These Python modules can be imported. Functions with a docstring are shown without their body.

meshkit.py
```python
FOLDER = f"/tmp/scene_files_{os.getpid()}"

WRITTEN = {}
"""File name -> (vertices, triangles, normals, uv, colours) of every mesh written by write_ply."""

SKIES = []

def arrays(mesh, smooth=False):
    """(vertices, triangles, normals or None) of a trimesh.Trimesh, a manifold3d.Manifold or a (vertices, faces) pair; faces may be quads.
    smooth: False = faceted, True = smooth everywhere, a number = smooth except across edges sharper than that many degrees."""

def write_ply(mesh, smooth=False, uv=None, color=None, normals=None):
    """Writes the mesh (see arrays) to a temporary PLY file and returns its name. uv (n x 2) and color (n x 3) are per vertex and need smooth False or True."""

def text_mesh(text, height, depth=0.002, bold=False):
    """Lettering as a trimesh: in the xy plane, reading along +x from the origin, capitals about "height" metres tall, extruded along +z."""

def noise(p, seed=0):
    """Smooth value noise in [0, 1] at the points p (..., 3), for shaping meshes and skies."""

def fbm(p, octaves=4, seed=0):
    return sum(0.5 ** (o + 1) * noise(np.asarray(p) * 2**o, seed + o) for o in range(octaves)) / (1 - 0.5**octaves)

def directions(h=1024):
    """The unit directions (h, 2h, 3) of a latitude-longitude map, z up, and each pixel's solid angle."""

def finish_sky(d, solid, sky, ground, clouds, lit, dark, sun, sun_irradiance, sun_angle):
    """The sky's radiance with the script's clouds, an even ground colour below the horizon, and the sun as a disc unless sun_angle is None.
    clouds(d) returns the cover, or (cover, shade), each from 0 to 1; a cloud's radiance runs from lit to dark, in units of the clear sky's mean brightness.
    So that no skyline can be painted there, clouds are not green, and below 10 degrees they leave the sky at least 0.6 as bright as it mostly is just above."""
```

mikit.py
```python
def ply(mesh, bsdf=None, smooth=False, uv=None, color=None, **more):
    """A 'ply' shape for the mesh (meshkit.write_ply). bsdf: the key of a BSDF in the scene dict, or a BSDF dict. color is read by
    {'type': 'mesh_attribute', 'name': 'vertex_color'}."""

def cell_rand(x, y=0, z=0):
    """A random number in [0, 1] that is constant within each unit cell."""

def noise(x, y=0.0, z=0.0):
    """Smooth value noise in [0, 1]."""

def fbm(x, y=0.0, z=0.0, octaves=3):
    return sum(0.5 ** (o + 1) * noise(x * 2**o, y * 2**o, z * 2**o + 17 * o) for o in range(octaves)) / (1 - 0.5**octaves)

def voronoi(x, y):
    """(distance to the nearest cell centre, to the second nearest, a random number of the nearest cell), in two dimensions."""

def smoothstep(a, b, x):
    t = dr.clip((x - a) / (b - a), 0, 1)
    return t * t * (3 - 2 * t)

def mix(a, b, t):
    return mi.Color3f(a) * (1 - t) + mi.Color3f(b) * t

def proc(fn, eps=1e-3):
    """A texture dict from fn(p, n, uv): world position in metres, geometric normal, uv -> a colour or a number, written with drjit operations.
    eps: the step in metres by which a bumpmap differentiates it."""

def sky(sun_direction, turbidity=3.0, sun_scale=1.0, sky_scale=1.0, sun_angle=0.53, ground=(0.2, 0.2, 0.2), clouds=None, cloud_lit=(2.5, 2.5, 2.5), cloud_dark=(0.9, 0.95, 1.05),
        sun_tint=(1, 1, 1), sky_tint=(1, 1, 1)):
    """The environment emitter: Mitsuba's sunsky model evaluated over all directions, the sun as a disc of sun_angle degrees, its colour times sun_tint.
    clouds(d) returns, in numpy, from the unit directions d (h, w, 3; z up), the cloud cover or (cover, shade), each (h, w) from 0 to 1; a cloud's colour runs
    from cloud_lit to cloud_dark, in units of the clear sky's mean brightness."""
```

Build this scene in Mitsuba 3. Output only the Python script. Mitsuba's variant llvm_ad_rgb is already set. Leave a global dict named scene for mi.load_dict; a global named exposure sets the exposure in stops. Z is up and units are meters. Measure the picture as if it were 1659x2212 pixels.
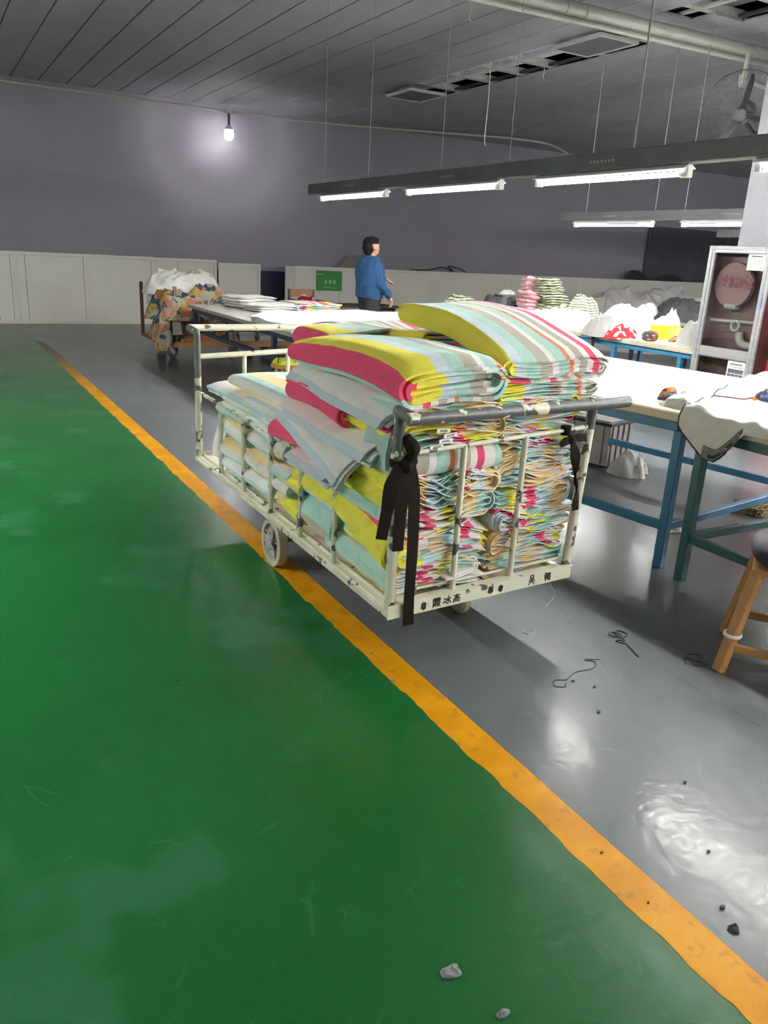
import math, random
import numpy as np, trimesh, drjit as dr, mitsuba as mi, mikit, meshkit
import manifold3d as m3
from mikit import proc, noise, fbm, cell_rand, smoothstep, mix, voronoi

T = mi.ScalarTransform4f
scene, labels = {}, {}

# ------------------------------------------------------------------ camera, exposure
exposure = 2.0
PITCH, ROLL, YAW, EYE = 0.31416, 0.05305, 0.52204, 1.55
_f = np.array([math.sin(YAW) * math.cos(PITCH), math.cos(YAW) * math.cos(PITCH), -math.sin(PITCH)])
_r0 = np.array([math.cos(YAW), -math.sin(YAW), 0.0])
_u0 = np.cross(_r0, _f)
_up = -math.sin(ROLL) * _r0 + math.cos(ROLL) * _u0
scene['camera'] = dict(type='perspective', fov=51.465, fov_axis='x', near_clip=0.05, far_clip=200.0,
                       to_world=T().look_at(origin=[0, 0, EYE], target=[float(_f[0]), float(_f[1]), EYE + float(_f[2])], up=[float(v) for v in _up]))

# ------------------------------------------------------------------ lights: strength of the tubes (W/m2/sr); the tubes themselves are built with their fittings
TUBE = 150.0
BARE = 16.0
TUBE_COL = (1.0, 0.985, 0.93)
BULB = 45.0


def rgb(c):
    return {'type': 'rgb', 'value': [float(x) for x in c]}


def srgb(r, g, b):
    return tuple(((c / 255) / 12.92 if c / 255 <= 0.04045 else ((c / 255 + 0.055) / 1.055) ** 2.4) for c in (r, g, b))


def mat(name, col, rough=0.6, metallic=0.0, spec=0.5, bump=None, bump_scale=1.0, **kw):
    """One BSDF entry; col is a colour or a procedural function."""
    b = dict(type='principled', base_color=proc(col) if callable(col) else rgb(col), roughness=proc(rough) if callable(rough) else float(rough), metallic=float(metallic), specular=float(spec), **kw)
    if bump is not None:
        b = {'type': 'bumpmap', 'arbitrary': proc(bump, 2e-3), 'scale': float(bump_scale), 'bsdf': b}
    scene[name] = {'type': 'twosided', 'bsdf': b, 'id': name} if kw.get('spec_trans') is None else {**b, 'id': name}
    return name


# ------------------------------------------------------------------ naming
def key(name, parent=None):
    full = f'{parent}__{name}' if parent else name
    taken = lambda k: k in scene or k in labels or any(s.startswith(k + '__') for s in scene)
    if not taken(full):
        return full
    n = 1
    while taken(f'{full}_{n:03d}'):
        n += 1
    return f'{full}_{n:03d}'


def tag(k, label=None, cat=None, group=None, kind=None):
    d = labels.setdefault(k, {})
    for a, v in (('label', label), ('category', cat), ('group', group), ('kind', kind)):
        if v:
            d[a] = v
    return k


def thing(name, label, cat, group=None):
    k = key(name)
    return tag(k, label, cat, group)


def put(name, mesh, bsdf, parent=None, smooth=30, uv=None, label=None, cat=None, group=None, kind=None, **more):
    k = key(name, parent)
    scene[k] = mikit.ply(mesh, bsdf, smooth=smooth, uv=uv, **more)
    if label or cat or group or kind:
        tag(k, label, cat, group, kind)
    return k


# ------------------------------------------------------------------ shapes
def cat(ms):
    return trimesh.util.concatenate(ms)


def box(x0, x1, y0, y1, z0, z1, ch=0.004):
    x0, x1 = min(x0, x1), max(x0, x1); y0, y1 = min(y0, y1), max(y0, y1); z0, z1 = min(z0, z1), max(z0, z1)
    ch = min(ch, 0.3 * min(x1 - x0, y1 - y0, z1 - z0))
    if ch <= 0:
        m = trimesh.creation.box((x1 - x0, y1 - y0, z1 - z0)); m.apply_translation(((x0 + x1) / 2, (y0 + y1) / 2, (z0 + z1) / 2)); return m
    pts = []
    for sx, X in ((1, x0), (-1, x1)):
        for sy, Y in ((1, y0), (-1, y1)):
            for sz, Z in ((1, z0), (-1, z1)):
                pts += [(X + sx * ch, Y + sy * ch, Z), (X + sx * ch, Y, Z + sz * ch), (X, Y + sy * ch, Z + sz * ch)]
    return trimesh.convex.convex_hull(np.array(pts))


def hexa(pts, ch=0.0):
    return trimesh.convex.convex_hull(np.array(pts, float))


def rotz(m, deg, at=(0, 0, 0)):
    m.apply_transform(trimesh.transformations.rotation_matrix(math.radians(deg), (0, 0, 1), at)); return m


def rotm(m, deg, axis, at=(0, 0, 0)):
    m.apply_transform(trimesh.transformations.rotation_matrix(math.radians(deg), axis, at)); return m


def tube(pts, r, sides=10, cap=True):
    p = np.asarray(pts, float)
    rr = np.broadcast_to(r, (len(p),)).astype(float)
    t = np.gradient(p, axis=0); t /= np.linalg.norm(t, axis=1, keepdims=True) + 1e-12
    up = np.array([0, 0, 1.0]) if abs(t[0, 2]) < 0.9 else np.array([1.0, 0, 0])
    a = np.cross(t[0], up); a /= np.linalg.norm(a)
    A = []
    for i in range(len(p)):
        a = a - t[i] * (a @ t[i]); a /= np.linalg.norm(a) + 1e-12; A.append(a)
    A = np.array(A); B = np.cross(t, A)
    ang = np.arange(sides) * 2 * np.pi / sides
    v = p[:, None] + rr[:, None, None] * (np.cos(ang)[None, :, None] * A[:, None] + np.sin(ang)[None, :, None] * B[:, None])
    i, j = np.meshgrid(np.arange(len(p) - 1), np.arange(sides), indexing='ij')
    q = np.stack([i * sides + j, i * sides + (j + 1) % sides, (i + 1) * sides + (j + 1) % sides, (i + 1) * sides + j], -1).reshape(-1, 4)
    f = np.vstack([q[:, [0, 1, 2]], q[:, [0, 2, 3]]])
    v = v.reshape(-1, 3)
    if cap:
        n = len(v); v = np.vstack([v, p[0], p[-1]]); k = np.arange(sides); e = (len(p) - 1) * sides
        f = np.vstack([f, np.stack([(k + 1) % sides, k, k * 0 + n], 1), np.stack([e + k, e + (k + 1) % sides, k * 0 + n + 1], 1)])
    return trimesh.Trimesh(v, f, process=False)


def rod(a, b, r, sides=12, n=2):
    a, b = np.array(a, float), np.array(b, float)
    return tube([a + (b - a) * s for s in np.linspace(0, 1, n)], r, sides)


def bar(a, b, w, h, up=(0, 0, 1)):
    """A rectangular bar from a to b, w wide (sideways) and h high."""
    a, b = np.array(a, float), np.array(b, float)
    t = (b - a) / np.linalg.norm(b - a); s = np.cross(t, up); s /= np.linalg.norm(s); n = np.cross(s, t)
    c = 0.12 * min(w, h)
    sec = [(-w / 2 + c, -h / 2), (w / 2 - c, -h / 2), (w / 2, -h / 2 + c), (w / 2, h / 2 - c), (w / 2 - c, h / 2), (-w / 2 + c, h / 2), (-w / 2, h / 2 - c), (-w / 2, -h / 2 + c)]
    return hexa([e + s * x + n * z for e in (a, b) for x, z in sec])


def lathe(profile, origin=(0, 0, 0), axis=(0, 0, 1), sections=32):
    m = trimesh.creation.revolve(np.array(profile, float), sections=sections)
    m.apply_transform(trimesh.geometry.align_vectors([0, 0, 1], np.array(axis, float)))
    m.apply_translation(origin)
    return m


def curve(ctrl, n=40):
    """Catmull-Rom through the control points."""
    P = np.asarray(ctrl, float); P = np.vstack([2 * P[0] - P[1], P, 2 * P[-1] - P[-2]]); out = []
    segs = len(P) - 3
    for i in np.linspace(0, segs - 1e-6, n):
        k = int(i); t = i - k; a, b, c, d = P[k:k + 4]
        out.append(0.5 * ((2 * b) + (c - a) * t + (2 * a - 5 * b + 4 * c - d) * t * t + (3 * b - a - 3 * c + d) * t ** 3))
    return np.array(out)


def ss(a, b, x):
    t = np.clip((np.asarray(x, float) - a) / (b - a), 0, 1); return t * t * (3 - 2 * t)


def n3(p, seed=0):
    return meshkit.noise(np.asarray(p, float) + 100.0, seed) - 0.5


# ------------------------------------------------------------------ materials of the room
def speck(p, f, lo, hi):
    return smoothstep(lo, hi, fbm(p.x * f, p.y * f, p.z * f, 3))


def floor_rough(base):
    def fn(p, n, uv):
        w = fbm(p.x * 2.3, p.y * 2.3, 0.0, 4)
        s = noise(p.x * 90, p.y * 6, 2.0) * noise(p.x * 7, p.y * 120, 5.0)
        return dr.clip(base + 0.07 * (w - 0.45) + 0.10 * s, 0.05, 0.9)
    return fn


def scuffs(p):
    """Fine pale scratches with directions of their own."""
    out = mi.Float(0)
    for a, f, s in ((0.6, 3.1, 1.0), (2.1, 2.3, 7.0), (1.2, 4.0, 13.0)):
        u = p.x * math.cos(a) + p.y * math.sin(a); v = -p.x * math.sin(a) + p.y * math.cos(a)
        l = dr.abs(noise(u * f, v * f * 9, s) - 0.5 + 0.1 * (noise(u * 3, v * 3, s + 3) - 0.5))
        out += (1 - smoothstep(0.0, 0.012, l)) * smoothstep(0.62, 0.8, noise(u * 5 + 3, v * 17, s + 1)) * 0.5
    return dr.clip(out, 0, 1)


def green_col(p, n, uv):
    w = fbm(p.x * 0.9, p.y * 0.9, 3.0, 4)
    c = mix((0.002, 0.064, 0.013), (0.005, 0.084, 0.020), smoothstep(0.3, 0.7, w))
    c = mix(c, (0.055, 0.17, 0.10), 0.35 * scuffs(p))
    return mix(c, (0.05, 0.15, 0.09), 0.22 * smoothstep(0.60, 0.78, fbm(p.x * 3 + 9, p.y * 3, 1.0, 4)))


def grey_col(p, n, uv):
    w = fbm(p.x * 0.8 + 4, p.y * 0.8, 8.0, 4)
    c = mix((0.072, 0.083, 0.088), (0.090, 0.101, 0.106), smoothstep(0.3, 0.7, w))
    c = mix(c, (0.035, 0.038, 0.04), 0.6 * (1 - smoothstep(0.0008, 0.0022, dr.abs(p.x - 2.455 - 0.004 * noise(p.y * 2, 1.0, 1.0)))))
    return mix(c, (0.22, 0.23, 0.23), 0.3 * scuffs(p))


def yellow_col(p, n, uv):
    w = fbm(p.x * 9, p.y * 9, 1.0, 4)
    c = mix((0.40, 0.165, 0.002), (0.46, 0.205, 0.004), smoothstep(0.3, 0.7, w))
    c = mix(c, (0.22, 0.12, 0.03), 0.45 * smoothstep(0.68, 0.80, fbm(p.x * 30 + 5, p.y * 30, 3.0, 3)) + 0.25 * scuffs(p * 1.7))
    far = smoothstep(9.0, 12.2, p.y)            # the painted line is worn away towards its far end
    return mix(c, (0.11, 0.11, 0.09), far * 0.9)


mat('mat_floor_green', green_col, floor_rough(0.24), spec=0.35)
mat('mat_floor_grey', grey_col, floor_rough(0.20), spec=0.12, clearcoat=0.30, clearcoat_gloss=0.96, bump=lambda p, n, uv: fbm(p.x * 34, p.y * 34, 0.0, 3), bump_scale=0.0006)
mat('mat_floor_yellow', yellow_col, floor_rough(0.36), spec=0.08)
mat('mat_wall', lambda p, n, uv: mix((0.300, 0.283, 0.335), (0.350, 0.333, 0.385), fbm(p.x * 1.2, p.y * 1.2, p.z * 1.2, 4)), 0.85, spec=0.2)
mat('mat_wall_navy', (0.012, 0.018, 0.05), 0.6)
mat('mat_ceiling', lambda p, n, uv: mix((0.24, 0.23, 0.26), (0.29, 0.28, 0.31), fbm(p.x * 3, p.y * 3, 0.0, 4)), 0.8, spec=0.2,
    bump=lambda p, n, uv: 0.5 + 0.35 * dr.sin(p.y * 26.0) * dr.sin(p.x * 31.0) + 0.4 * fbm(p.x * 9, p.y * 9, 0.0, 3), bump_scale=0.004)
mat('mat_black', (0.012, 0.012, 0.013), 0.6)
mat('mat_board', lambda p, n, uv: mix((0.74, 0.725, 0.655), (0.80, 0.79, 0.72), fbm(p.x * 2.2, p.z * 2.2, p.y, 4)), 0.45, spec=0.4)
mat('mat_steel', lambda p, n, uv: mix((0.42, 0.44, 0.41), (0.58, 0.60, 0.56), fbm(p.x * 12, p.y * 12, p.z * 12, 4)), 0.5, metallic=0.35)
mat('mat_sheet', lambda p, n, uv: mix((0.55, 0.55, 0.66), (0.70, 0.70, 0.80), fbm(p.x * 6, p.y * 1.5, p.z, 3)), 0.6)
mat('mat_darkpanel', (0.075, 0.08, 0.095), 0.6)
mat('mat_column', (0.27, 0.27, 0.30), 0.75, spec=0.2)
mat('mat_red', lambda p, n, uv: mix((0.30, 0.025, 0.03), (0.36, 0.04, 0.04), fbm(p.x * 7, p.y * 7, p.z * 7, 3)), 0.4)
mat('mat_white', (0.72, 0.72, 0.70), 0.45)
mat('mat_channel', lambda p, n, uv: mix((0.055, 0.062, 0.072), (0.085, 0.09, 0.10), fbm(p.x * 5, p.y * 5, p.z * 9, 3)), 0.5)
mat('mat_wire', (0.26, 0.26, 0.25), 0.5)

# ------------------------------------------------------------------ floor
put('floor', box(-8, 22, -8, 17, -0.2, 0.0, 0), 'mat_floor_grey', smooth=False, label='glossy grey epoxy factory floor', kind='structure')
put('green_paint', box(-8, 1.40, -8, 17, -0.05, 0.0012, 0), 'mat_floor_green', 'floor', smooth=False, label='green painted walkway')
ys = np.arange(-8.0, 13.4, 0.03)
jl = 1.396 + 0.010 * n3(np.stack([ys * 0 + 1, ys * 9, ys * 0], 1), 3) + 0.010 * n3(np.stack([ys * 0 + 1, ys * 30, ys * 0], 1), 4)
jr = 1.522 + 0.003 * n3(np.stack([ys * 0 + 1, ys * 12, ys * 0], 1), 5)
v = np.vstack([np.stack([jl, ys, ys * 0 + 0.0024], 1), np.stack([jr, ys, ys * 0 + 0.0024], 1), np.stack([jl, ys, ys * 0 - 0.01], 1), np.stack([jr, ys, ys * 0 - 0.01], 1)])
N = len(ys); i = np.arange(N - 1)
f = np.vstack([np.stack([i, N + i, N + i + 1, i + 1], 1), np.stack([2 * N + i, i, i + 1, 2 * N + i + 1], 1), np.stack([N + i, 3 * N + i, 3 * N + i + 1, N + i + 1], 1)])
put('yellow_line', (v, f), 'mat_floor_yellow', 'floor', smooth=False, label='yellow painted border line')

# ------------------------------------------------------------------ walls
WY, CZ = 16.6, 4.10
put('wall_back', box(-8.3, 22.3, WY, WY + 0.2, 1.06, 5.2, 0), 'mat_wall', smooth=False, label='grey plastered back wall above the white boards', kind='structure')
put('navy_base', box(-8.3, 22.3, WY - 0.004, WY + 0.2, -0.1, 1.06, 0), 'mat_wall_navy', 'wall_back', smooth=False, label='dark navy painted lower band')
put('wall_left', box(-8.3, -8, -8.2, WY, -0.1, 5.2, 0), 'mat_wall', smooth=False, label='grey wall on the left', kind='structure')
put('wall_right', box(22, 22.3, -8.2, WY, -0.1, 5.2, 0), 'mat_wall', smooth=False, label='grey wall on the right', kind='structure')
put('wall_front', box(-8.3, 22.3, -8.3, -8.0, -0.1, 5.2, 0), 'mat_wall', smooth=False, label='grey wall behind the viewer', kind='structure')

# ceiling of long boards with dark joints; some boards are missing over the tables
put('ceiling', box(-8.3, 22.3, -8.3, WY + 0.2, 5.0, 5.2, 0), 'mat_black', smooth=False, label='dark roof void above the ceiling boards', kind='structure')
PITCHX, X0 = 0.4526, 3.4888
k0 = int(math.floor((-8 - X0) / PITCHX)); k1 = int(math.ceil((22 - X0) / PITCHX))
for k in range(k0, k1):
    a, b = X0 + k * PITCHX + 0.005, X0 + (k + 1) * PITCHX - 0.005
    spans = [(-8.0, WY)]
    mid = (a + b) / 2
    if 6.9 < mid < 7.95:
        spans = [(-8.0, 3.2), (7.05, 7.75), (13.25, WY)] if mid < 7.6 else [(-8.0, 3.2), (6.75, 7.75), (13.45, WY)]
    for s0, s1 in spans:
        put('panel', box(a, b, s0, s1, CZ, CZ + 0.03, 0.006), 'mat_ceiling', 'ceiling', smooth=False)
        put('joint_strip', box(b - 0.002, b + 0.012, s0, s1, CZ + 0.018, CZ + 0.04, 0), 'mat_black', 'ceiling', smooth=False)

# what shows through the two openings: roof sheet, purlins, side rails
for s0, s1, nm in ((7.75, 13.5, 'insulation_sheet'), (3.2, 7.05, 'dark_sheet')):
    put(nm, box(7.03, 7.84, s0 - 0.3, s1 + 0.3, CZ + 0.12, CZ + 0.15, 0), 'mat_sheet' if nm[0] == 'i' else 'mat_darkpanel', 'ceiling', smooth=False, label='pale roof lining seen through the opening' if nm[0] == 'i' else None)
for yy in (8.05, 8.9, 9.9, 10.55, 11.3, 12.25, 3.9, 4.7, 5.5, 6.2, 6.8):
    put('purlin', cat([box(6.6, 8.4, yy - 0.045, yy - 0.035, CZ + 0.03, CZ + 0.115, 0), box(6.6, 8.4, yy - 0.045, yy + 0.05, CZ + 0.03, CZ + 0.038, 0), box(6.6, 8.4, yy - 0.045, yy + 0.05, CZ + 0.107, CZ + 0.115, 0)]), 'mat_steel', 'ceiling', smooth=False, label='steel purlin inside the ceiling opening')
for xx in (6.95, 7.42, 7.95):
    put('runner', box(xx - 0.03, xx + 0.03, 3.2, 13.4, CZ + 0.035, CZ + 0.06, 0), 'mat_black' if xx != 7.42 else 'mat_steel', 'ceiling', smooth=False)
for x0, x1, y0, y1, z in ((6.95, 7.62, 11.95, 12.75, 3.98), (7.02, 7.62, 7.85, 8.72, 4.02)):
    k = thing('ceiling_vent', 'dark square vent panel hanging in the ceiling opening, ' + ('farther from the pipe' if y0 > 10 else 'right behind the pipe'), 'vent')
    put('grille', box(x0 + 0.03, x1 - 0.03, y0 + 0.03, y1 - 0.03, z, z + 0.02, 0.002), 'mat_darkpanel', k, smooth=False)
    for nm, q in (('frame', (x0, x0 + 0.03, y0, y1)), ('frame', (x1 - 0.03, x1, y0, y1)), ('frame', (x0, x1, y0, y0 + 0.03)), ('frame', (x0, x1, y1 - 0.03, y1))):
        put(nm, box(*q, z - 0.008, z + 0.035, 0.003), 'mat_steel', k, smooth=False)

# ------------------------------------------------------------------ white board partition in front of the back wall: boards in frames
PY = 16.06


def board_bay(x0, x1, top, k, seam=None, yaw=0.0):
    y = PY
    ms = [box(x0, x1, y, y + 0.05, top - 0.055, top, 0.003), box(x0, x1, y, y + 0.05, 0.0, 0.05, 0.003), box(x0, x0 + 0.055, y, y + 0.05, 0.05, top - 0.055, 0.003), box(x1 - 0.055, x1, y, y + 0.05, 0.05, top - 0.055, 0.003)]
    fr = cat(ms)
    edges = [x0 + 0.055] + ([seam] if seam else []) + [x1 - 0.055]
    bs = [box(a + 0.003, b - 0.003, y + 0.014, y + 0.034, 0.05, top - 0.055, 0.002) for a, b in zip(edges[:-1], edges[1:])]
    for m in [fr] + bs:
        if yaw:
            rotz(m, yaw, (x1, y, 0))
    put('frame', fr, 'mat_board', k, smooth=False)
    for m in bs:
        put('board', m, 'mat_board', k, smooth=False)


kL = thing('board_partition', 'long row of off-white framed boards along the back wall, left of the dark gap', 'partition')
xs = [-8.0] + [1.4294 - 1.226 * i for i in range(7, -1, -1)]
for a, b in zip(xs[:-1], xs[1:]):
    board_bay(a, b, 1.25, kL, a + 0.93)
board_bay(1.4294, 2.659, 1.25, kL, 1.4294 + 0.19); board_bay(2.659, 3.8856, 1.25, kL); board_bay(3.8856, 5.125, 1.245, kL, 4.35)
board_bay(5.16, 6.04, 1.20, kL)
kR = thing('board_partition', 'off-white framed board partition carrying the green sign, right of the dark gap', 'partition')
board_bay(6.56, 6.80, 1.19, kR, yaw=20)
for a, b in ((6.80, 7.898), (7.898, 9.04), (9.04, 10.008), (10.008, 11.2), (11.2, 12.4), (12.4, 13.6), (13.6, 14.74), (14.74, 15.95), (15.95, 17.2), (17.2, 18.4), (18.4, 19.6), (19.6, 22)):
    board_bay(a, b, 1.20, kR)

# ------------------------------------------------------------------ lamps
mat('mat_fitting', (0.80, 0.80, 0.78), 0.35)


def prism_y(sec, y0, y1):
    return hexa([(x, y, z) for y in (y0, y1) for x, z in sec])


def lamp_row(x, tubes, y_end, y_near, ztube, name_row, power=1.0, drop=0.0):
    ch = thing('cable_channel', f'dark grey cable channel with lamps hung under it, the {name_row}', 'cable channel')
    z0 = ztube + 0.055
    put('channel', box(x - 0.045, x + 0.045, y_near, y_end, z0, z0 + 0.115, 0.006), 'mat_channel', ch, smooth=False)
    put('end_cap', box(x - 0.04, x + 0.04, y_end - 0.004, y_end + 0.012, z0 + 0.008, z0 + 0.105, 0.003), 'mat_black', ch, smooth=False)
    for i, (a, b) in enumerate(tubes):
        yc = (a + b) / 2
        seen = i < (4 if x == 4.13 else 2 if x == 7.8 else 0)
        t = thing('tube_lamp', (f'lit white tube lamp under the {name_row}, ' + ['nearest the channel end', 'second from the channel end', 'third from the channel end', 'cut off by the picture edge'][i]) if seen else f'lit tube lamp under the {name_row}, outside the picture', 'lamp', None if seen else f'hidden lamps of the {name_row}')
        zt = ztube
        hood = cat([hexa([(x + s * 0.012, y, zt + 0.056) for y in (a, b)] + [(x + s * 0.014, y, zt + 0.052) for y in (a, b)] + [(x + s * 0.050, y, zt + 0.030 + drop) for y in (a, b)] + [(x + s * 0.048, y, zt + 0.026 + drop) for y in (a, b)]) for s in (-1, 1)] + [box(x - 0.014, x + 0.014, a, b, zt + 0.040, zt + 0.062, 0.002)])
        put('reflector', hood, 'mat_fitting', t, smooth=False)
        put('tube', rod((x, a + 0.03, zt), (x, b - 0.03, zt), 0.016, 12), 'mat_white', t, smooth=30, emitter={'type': 'area', 'radiance': rgb([power * TUBE * c for c in TUBE_COL])})
        for ye, s in ((a, 1), (b, -1)):
            put('socket', cat([box(x - 0.026, x + 0.026, ye - 0.005, ye + s * 0.045, zt - 0.022, zt + 0.05, 0.004), rod((x, ye + s * 0.03, zt), (x, ye + s * 0.06, zt), 0.022, 12)]), 'mat_fitting', t, smooth=30)
        # slot holes and a small plate above each lamp
        put('slot_plate', cat([rod((x - 0.047, yc - 0.10 + 0.034 * j, z0 + 0.055), (x - 0.044, yc - 0.10 + 0.034 * j, z0 + 0.055), 0.009, 10) for j in range(7)]), 'mat_wire', ch, smooth=30)
    return ch


lamp_row(4.13, [(7.46, 9.02), (5.575, 7.06), (3.69, 5.13), (1.78, 3.22), (-0.1, 1.34), (-2.0, -0.56), (-3.9, -2.46), (-5.8, -4.36)], 9.30, -7.0, 2.10, 'near lamp row')
lamp_row(7.80, [(7.41, 8.80), (5.55, 6.96), (3.68, 5.09), (1.8, 3.2), (-0.1, 1.3), (-2.0, -0.6), (-3.9, -2.5)], 9.06, -6.0, 2.03, 'second lamp row')
lamp_row(10.6, [(5.6, 7.0), (3.7, 5.1), (1.8, 3.2), (-0.1, 1.3)], 8.73, -3.0, 1.97, 'farthest lamp row')

lamp_row(-2.8, [(5.4, 6.8), (3.5, 4.9)], 7.2, 2.5, 2.30, 'left lamp row', 3.0, -0.045)


def bare_row(x, ys_, z, nm):
    """Bare tubes without hoods, hung under the ceiling in the part of the hall left of and behind the viewer."""
    for j, y in enumerate(ys_):
        t = thing('bare_tube_lamp', f'bare fluorescent tube hanging {nm}, ' + ORDY[j] + ' from the back', 'lamp')
        put('batten', box(x - 0.03, x + 0.03, y - 0.72, y + 0.72, z + 0.03, z + 0.07, 0.004), 'mat_fitting', t, smooth=False)
        put('tube', rod((x, y - 0.68, z), (x, y + 0.68, z), 0.016, 12), 'mat_white', t, emitter={'type': 'area', 'radiance': rgb([BARE * c for c in TUBE_COL])})
        put('wire', rod((x, y, z + 0.06), (x, y, CZ), 0.004, 6), 'mat_wire', t)


ORDY = ['first', 'second', 'third', 'fourth', 'fifth', 'sixth', 'seventh', 'eighth']
bare_row(-3.4, (11.5, 8.5, 5.5, 2.5, -0.5, -3.5, -6.5), 3.0, 'left of the walkway')

# ------------------------------------------------------------------ the trolley: frame coordinates u (across), v (along), z
AX, AY = 1.373, 2.324
EXX, EXY = math.cos(0.066), math.sin(0.066)


def cp(u, v, z):
    return (AX + EXX * u, AY + EXY * u + v, z)


def chipped(lo, hi):
    def fn(p, n, uv):
        w = fbm(p.x * 24, p.y * 24, p.z * 17, 4)
        big = 0.06 * (noise(p.x * 5, p.y * 5, p.z * 4) - 0.5)
        chip = smoothstep(lo, lo + 0.012, w + big)
        c = mix((0.56, 0.55, 0.42), (0.64, 0.625, 0.50), fbm(p.x * 8, p.y * 8, p.z * 8, 3))
        c = mix(c, (0.30, 0.27, 0.18), 0.35 * smoothstep(lo - 0.05, lo, w + big))
        bare = mix((0.05, 0.053, 0.053), (0.10, 0.104, 0.10), fbm(p.x * 40, p.y * 40, p.z * 40, 3))
        return mix(c, bare, chip)
    return fn


mat('mat_paint', chipped(0.70, 0), 0.42)
mat('mat_paint_bar', chipped(0.635, 0), 0.42)
mat('mat_paint_worn', chipped(0.575, 0), 0.45)
mat('mat_bare', chipped(0.33, 0), 0.42, metallic=0.0)
mat('mat_ink', (0.012, 0.012, 0.014), 0.7)
mat('mat_rubber', lambda p, n, uv: mix((0.36, 0.34, 0.24), (0.48, 0.46, 0.34), fbm(p.x * 14, p.y * 14, p.z * 14, 4)), 0.55)
mat('mat_hub', lambda p, n, uv: mix((0.10, 0.105, 0.09), (0.22, 0.22, 0.19), fbm(p.x * 20, p.y * 20, p.z * 20, 4)), 0.6)
mat('mat_lint', (0.42, 0.42, 0.42), 0.95)
mat('mat_strap', lambda p, n, uv: mix((0.010, 0.007, 0.006), (0.016, 0.011, 0.009), fbm(p.x * 60, p.y * 60, p.z * 60, 2)), 0.9, spec=0.1)

cart = thing('trolley', 'large cream painted steel cage trolley with chipped paint, loaded with folded striped cloth', 'trolley')
LV, WU = 2.463, 0.945
B0, B1 = 0.258, 0.305
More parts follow.
